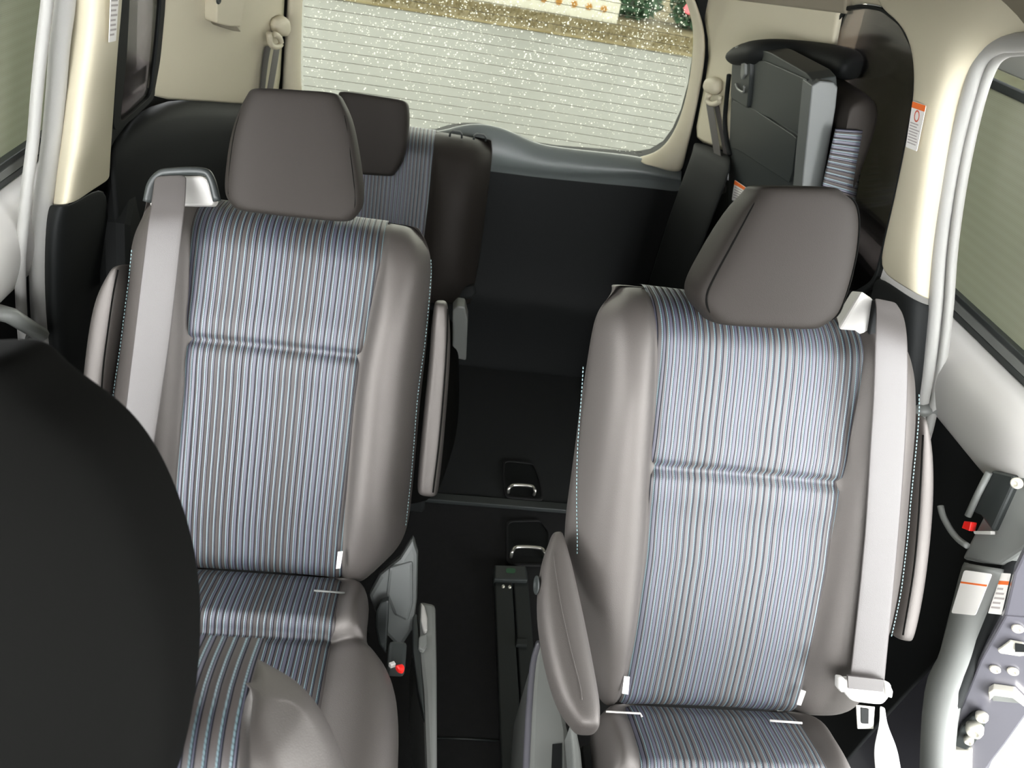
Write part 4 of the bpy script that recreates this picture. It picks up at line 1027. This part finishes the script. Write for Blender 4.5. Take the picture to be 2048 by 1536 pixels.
lt = slab('latch_housing', rounded([fp(p, -.012) for p in [(1464, 116), (1482, 114), (1500, 122), (1500, 150), (1494, 218), (1460, 196)]], .15, 3), fo * .02, 'charcoal', parent=rootS, bevel=.004)
slab('latch_knob', [fp(p, -.02) for p in [(1469, 92), (1490, 98), (1488, 112), (1482, 116), (1466, 110)]], fo * .02, 'grey', parent=lt, bevel=.004)
slab('latch_handle', [fp(p, -.018) for p in [(1482, 122), (1489, 120), (1489, 150), (1482, 160), (1480, 150)]], fo * .01, 'grey', parent=lt, bevel=.003)
tube('handle_lip', smooth_path([fp(p, -.016) for p in [(1472, 168), (1476, 178), (1487, 184), (1489, 172)]], 4), .003, 'grey', parent=lt)
tube('release_strap', smooth_path([fp(p, -.005) for p in [(1458, 150), (1453, 200), (1450, 240), (1453, 280), (1460, 310)]], 4), .006, 'black', parent=rootS)
# thick upholstered body behind the board: pale edge band, then the seat face with stripes running across
YF = 1.425
def fy(p, d=0): return at(p[0], p[1], y=YF + d)
edge = [(1624, 172), (1640, 162), (1668, 165), (1676, 175), (1672, 215), (1656, 310), (1640, 395), (1636, 460), (1596, 460), (1602, 400), (1606, 350), (1614, 270)]
slab('side_band', rounded([fy(p) for p in edge], .12, 3), (0, .05, 0), 'dim', parent=rootS, bevel=.006)
zt = fy((1675, 165)).z
def ux(z, k): return .68 - .32 * (z - 1.23) + k
rows = []
for y in (1.40, 1.41, 1.43, 1.5, 1.7, 1.90, 1.93):
    ins = .02 if y in (1.40, 1.93) else (.006 if y == 1.41 else 0)
    pr = []
    for z, k in ((.62, .0), (.75, .0), (.95, .0), (1.12, .0), (1.205, .0), (1.235, .76), (1.238, .80), (1.21, .826), (1.10, .834), (.95, .836), (.75, .835), (.62, .835)):
        x = k - ins if k else ux(max(z, .97), .05) + ins
        pr.append(V((x, y, z - (ins if z > 1.15 else 0))))
    rows.append(pr)
cu = loft('seat_cushion', rows, 'fabric_shaded', parent=rootS, sub=2)
# striped inset on the visible front face
rows, uvs = [], []
cA, cB, cC, cD = (1672, 258), (1736, 262), (1708, 420), (1640, 396)
for i in range(25):
    v = i / 24; row = []
    for j in range(13):
        u = j / 12
        a = V((cA[0] + (cB[0] - cA[0]) * u, cA[1] + (cB[1] - cA[1]) * u)); d = V((cD[0] + (cC[0] - cD[0]) * u, cD[1] + (cC[1] - cD[1]) * u))
        p = a.lerp(d, v)
        row.append(at(p.x, p.y, y=1.392 + .05 * max(0, (u - .72) / .28) ** 2))
        uvs.append((v * 12.6 + .2, u * 9))
    rows.append(row)
loft('striped_inset', rows, 'stripe', cap=False, closed=False, parent=rootS, uv=uvs, solid=-.004, label='navy striped fabric inset with the stripes lying level')
# rounded black top of the seat
tp_ = [fp((1480, 84), .02), fp((1540, 74), .03), at(1630, 80, y=1.72), at(1690, 90, y=1.62), at(1728, 104, y=1.54)]
rings = []
for p, h in zip(smooth_path(tp_, 3), [.02] + [.03] * 11 + [.02]):
    c = V((p.x, p.y, p.z - .032)); rings.append([c + V((math.cos(t * math.pi / 6) * .045, math.cos(t * math.pi / 6) * .03, math.sin(t * math.pi / 6) * h)) for t in range(12)])
loft('top_bolster', rings, 'black', parent=rootS, sub=1)
slab('wheel_arch_mount', [V((.76, 1.5, .05)), V((.82, 1.5, .05)), V((.82, 1.9, .05)), V((.76, 1.9, .05))], (0, 0, .60), 'black', parent=rootS, bevel=.01)
sticker('seat_label', [fp((1470, 360), -.008), fp((1494, 376), -.008), fp((1490, 408), -.008), fp((1464, 400), -.008)], -fo, 'white label with orange header low on the folded third row seat', head=.2, lines=5)

# ------------------------------------------------------------------ rear seat belts hanging from the corner posts
def rear_belt(label, plane, cap_px, loop_px, belts, out):
    def pl(p, d=0): return at(p[0], p[1], plane=(plane[0] + plane[1] * d * out, plane[1]))
    c = sum((pl(p) for p in cap_px), V()) / len(cap_px)
    root = empty('shoulder_belt', c, label, 'seat belt', 'third row shoulder belts')
    o1 = rounded([pl(p, .004) for p in cap_px], .35, 4); cc = sum(o1, V()) / len(o1); nv = plane[1] * out
    rings = [[p for p in o1], [p + nv * .016 for p in o1], [cc + (p - cc) * .85 + nv * .026 for p in o1], [cc + (p - cc) * .5 + nv * .031 for p in o1]]
    loft('anchor_cover', rings, 'beige', parent=root, sub=1)
    tube('belt_loop', smooth_path([pl(p, .03) for p in loop_px], 4), .007, 'beige', parent=root)
    for L, R, d0, d1 in belts:
        n = len(L)
        ribbon('webbing', [pl(p, d0 + (d1 - d0) * i / (n - 1)) for i, p in enumerate(L)], [pl(p, d0 + (d1 - d0) * i / (n - 1)) for i, p in enumerate(R)], nv, .0014, 'belt', parent=root, sub=1)
    return root
rear_belt('dark seat belt hanging from the left rear corner post beside the rear window', LD, [(540, 34), (555, 26), (564, 34), (566, 58), (558, 70), (540, 66), (535, 48)], [(538, 66), (541, 88), (552, 94), (562, 88), (558, 74), (548, 68)],
          [([(530, 92), (524, 130), (518, 200), (512, 280)], [(543, 92), (536, 130), (528, 200), (520, 280)], .012, .012), ([(549, 90), (542, 130), (531, 200), (522, 280)], [(561, 90), (555, 130), (543, 200), (532, 280)], .03, .04)], 1)
rear_belt('dark seat belt hanging from the right rear corner post beside the folded seat', RD, [(1424, 156), (1438, 152), (1449, 160), (1449, 180), (1442, 190), (1424, 186), (1418, 172)], [(1420, 188), (1414, 200), (1424, 208), (1438, 204), (1441, 192)],
          [([(1411, 204), (1420, 260), (1431, 330), (1440, 390)], [(1425, 200), (1434, 260), (1445, 330), (1453, 385)], .02, .03), ([(1426, 204), (1438, 262), (1448, 315)], [(1436, 200), (1446, 262), (1455, 312)], .01, .01)], -1)

# seat hook on the left rear post
hk = empty('seat_hook', at(430, 20, plane=LD), 'ivory hook housing high on the left rear corner post', 'hook')
def hl_(p, d=0): return at(p[0], p[1], plane=(LD[0] + LD[1] * d, LD[1]))
slab('housing', rounded([hl_(p, .004) for p in [(408, -40), (466, -40), (462, 20), (456, 46), (430, 44), (408, 38)]], .12, 3), LD[1] * .03, 'beige', parent=hk, bevel=.005)
slab('hook_tongue', [hl_(p, .004) for p in [(418, 42), (456, 46), (466, 58), (450, 56), (424, 48)]], LD[1] * .022, 'headliner', parent=hk, bevel=.003)
v_, f_ = disc_vf(hl_((436, 0), .036), LD[1], .008, .004); mesh('screw', v_, f_, 'charcoal', parent=hk)

# ------------------------------------------------------------------ floor fittings
def striker(label, frame_px, loop_px, z):
    c = at(*loop_px[1], z=z); root = empty('floor_striker', V((c.x, c.y, z)), label, 'striker', 'floor strikers')
    inn = rounded([at(p[0], p[1], z=z + .002) for p in frame_px], .2, 4); cc = sum(inn, V()) / len(inn)
    slab('recess', inn, (0, 0, -.001), 'black', parent=root, bevel=0)
    ringslab('recess_rim', [p + V((0, 0, .001)) for p in inn], [cc + (p - cc) * 1.09 + V((0, 0, .001)) for p in inn], (0, 0, .004), 'carpet', parent=root, bevel=.001)
    P_ = [at(p[0], p[1], z=z + .022) for p in loop_px]
    path = [V((P_[0].x, P_[0].y, z))] + rounded_open(P_) + [V((P_[-1].x, P_[-1].y, z))]
    tube('striker_loop', path, .0045, 'steel', parent=root, up=V((0, 1, 0)))
    return root
def rounded_open(P_): return smooth_path(P_, 4)
striker('steel loop in a recess of the raised rear floor', [(1010, 924), (1066, 930), (1078, 960), (1084, 1000), (1014, 994), (1008, 960)], [(1018, 976), (1028, 970), (1062, 972), (1070, 980)], .0125)
striker('steel loop in a rounded plate just behind the floor rail', [(1016, 1046), (1080, 1044), (1096, 1066), (1096, 1130), (1016, 1128)], [(1024, 1104), (1034, 1094), (1080, 1096), (1090, 1106)], .002)
rl = empty('seat_rail', V((.30, 1.0, 0)), 'black double floor rail running along the aisle floor', 'seat rail')
def fl(p, z): return at(p[0], p[1], z=z)
ra = [fl((989, 1162), .02), fl((1024, 1162), .02)]; rb = [fl((1027, 1162), .02), fl((1056, 1162), .02)]
for a, b, nm in ((ra[0].x, ra[1].x, 'rail_half'), (rb[0].x, rb[1].x, 'rail_half')):
    slab(nm, [V((a, 1.28, .003)), V((b, 1.28, .003)), V((b + .003, .15, .003)), V((a + .003, .15, .003))], (0, 0, .019), 'floor_plastic', parent=rl, bevel=.003)
ec = slab('end_cap', [fl(p, .034) for p in [(989, 1129), (1052, 1131), (1056, 1160), (988, 1158)]], (0, 0, -.03), 'charcoal', parent=rl, bevel=.004)
slab('cap_mark', rounded([fl(p, .0345) for p in [(1012, 1136), (1032, 1137), (1030, 1147), (1012, 1146)]], .4, 3), (0, 0, .0004), 'green', parent=ec, bevel=0)
for p in ((1006, 1174), (1019, 1175)):
    v_, f_ = disc_vf(fl(p, .022), V((0, 0, 1)), .004, .005); mesh('rail_screw', v_, f_, 'bolt', parent=rl)
slab('rail_clip', [fl(p, .03) for p in [(1034, 1276), (1054, 1276), (1054, 1290), (1032, 1290)]], (0, 0, -.01), 'floor_plastic', parent=rl, bevel=.002)
tube('floor_seam', [fl((875, 1476), .002), fl((935, 1478), .002), fl((1000, 1482), .002)], .0018, 'charcoal', kind='structure')

# ------------------------------------------------------------------ what stands beyond the road
fw = empty('low_wall', V((-2, 12.6, GZ)), 'low whitewashed wall with ochre flower tiles beyond the road', 'wall')
slab('wall_body', [V((-14, 12.7, GZ + .02)), V((2.55, 12.7, GZ + .02)), V((2.55, 12.9, GZ + .02)), V((-14, 12.9, GZ + .02))], (0, 0, .34), 'wallpaint', parent=fw, bevel=.02)
for i in range(20):
    x = 2.3 - i * .235
    vs, fs = [], []
    for p in range(6):
        a = p * math.pi / 3; c = V((x + math.cos(a) * .028, 12.695, GZ + .22 + math.sin(a) * .028))
        q = disc_vf(c, V((0, -1, 0)), .026, .01, 8); o = len(vs); vs += q[0]; fs += [tuple(k + o for k in t) for t in q[1]]
    mesh('flower_tile', vs, fs, 'ochre', parent=fw)
def shrub(x, y, r, h, label, n, red=0):
    vs, fs = [], []; rr = random.Random(int(x * 100) + n)
    root = empty('shrub', V((x, y, GZ)), label, 'shrub', 'shrubs beyond the road')
    for i in range(n):
        th, ph = rr.uniform(0, 6.28), math.acos(rr.uniform(-1, 1)); k = rr.uniform(.6, 1)
        c = V((x + r * k * math.sin(ph) * math.cos(th), y + r * k * math.sin(ph) * math.sin(th), GZ + h * .5 + h * .5 * k * math.cos(ph)))
        a = V((rr.uniform(-1, 1), rr.uniform(-1, 1), rr.uniform(-1, 1))).normalized(); b = a.orthogonal().normalized(); s = rr.uniform(.05, .11)
        o = len(vs); vs += [c - a * s, c + b * s * .45, c + a * s, c - b * s * .45]; fs.append((o, o + 1, o + 2, o + 3))
    mesh('foliage', vs, fs, 'leaf', parent=root, smooth=False, kind='stuff')
    tube('stem', [V((x, y, GZ)), V((x, y, GZ + h * .6))], .04, 'verge', parent=root)
    if red:
        vs, fs = [], []
        for i in range(red):
            c = V((x + rr.uniform(-.7, .7) * r, y - r * rr.uniform(.7, .95), GZ + h * rr.uniform(.35, .85)))
            q = disc_vf(c, V((0, -1, .3)), rr.uniform(.05, .09), .02, 7); o = len(vs); vs += q[0]; fs += [tuple(k + o for k in t) for t in q[1]]
        mesh('blossom', vs, fs, 'redleaf', parent=root, kind='stuff')
for i, (x, y, r, h, n, red, lab) in enumerate(((2.95, 13.7, .5, .8, 800, 0, 'dark green shrub at the right end of the low wall'), (4.0, 13.5, .5, .75, 700, 8, 'green shrub with red blossoms seen at the right edge of the rear window'),
        (1.2, 14.2, .8, 1.0, 800, 0, 'green shrub rising behind the low whitewashed wall'))):
    shrub(x, y, r, h, lab, n, red)
vs, fs = [], []; rr = random.Random(11)
for i in range(5200):
    x, y = rr.uniform(-6, 6.5), rr.uniform(11.3, 12.55); h = rr.uniform(.03, .10); a = rr.uniform(0, 6.28); wd = .012
    o = len(vs); c = V((x, y, GZ + .03)); d = V((math.cos(a), math.sin(a), 0)) * wd
    vs += [c - d, c + d, c + V((rr.uniform(-.04, .04), rr.uniform(-.04, .04), h))]; fs.append((o, o + 1, o + 2))
mesh('verge_grass', vs, fs, 'verge', kind='stuff', cat='grass', label='dry yellow grass on the verge beyond the road', smooth=False)
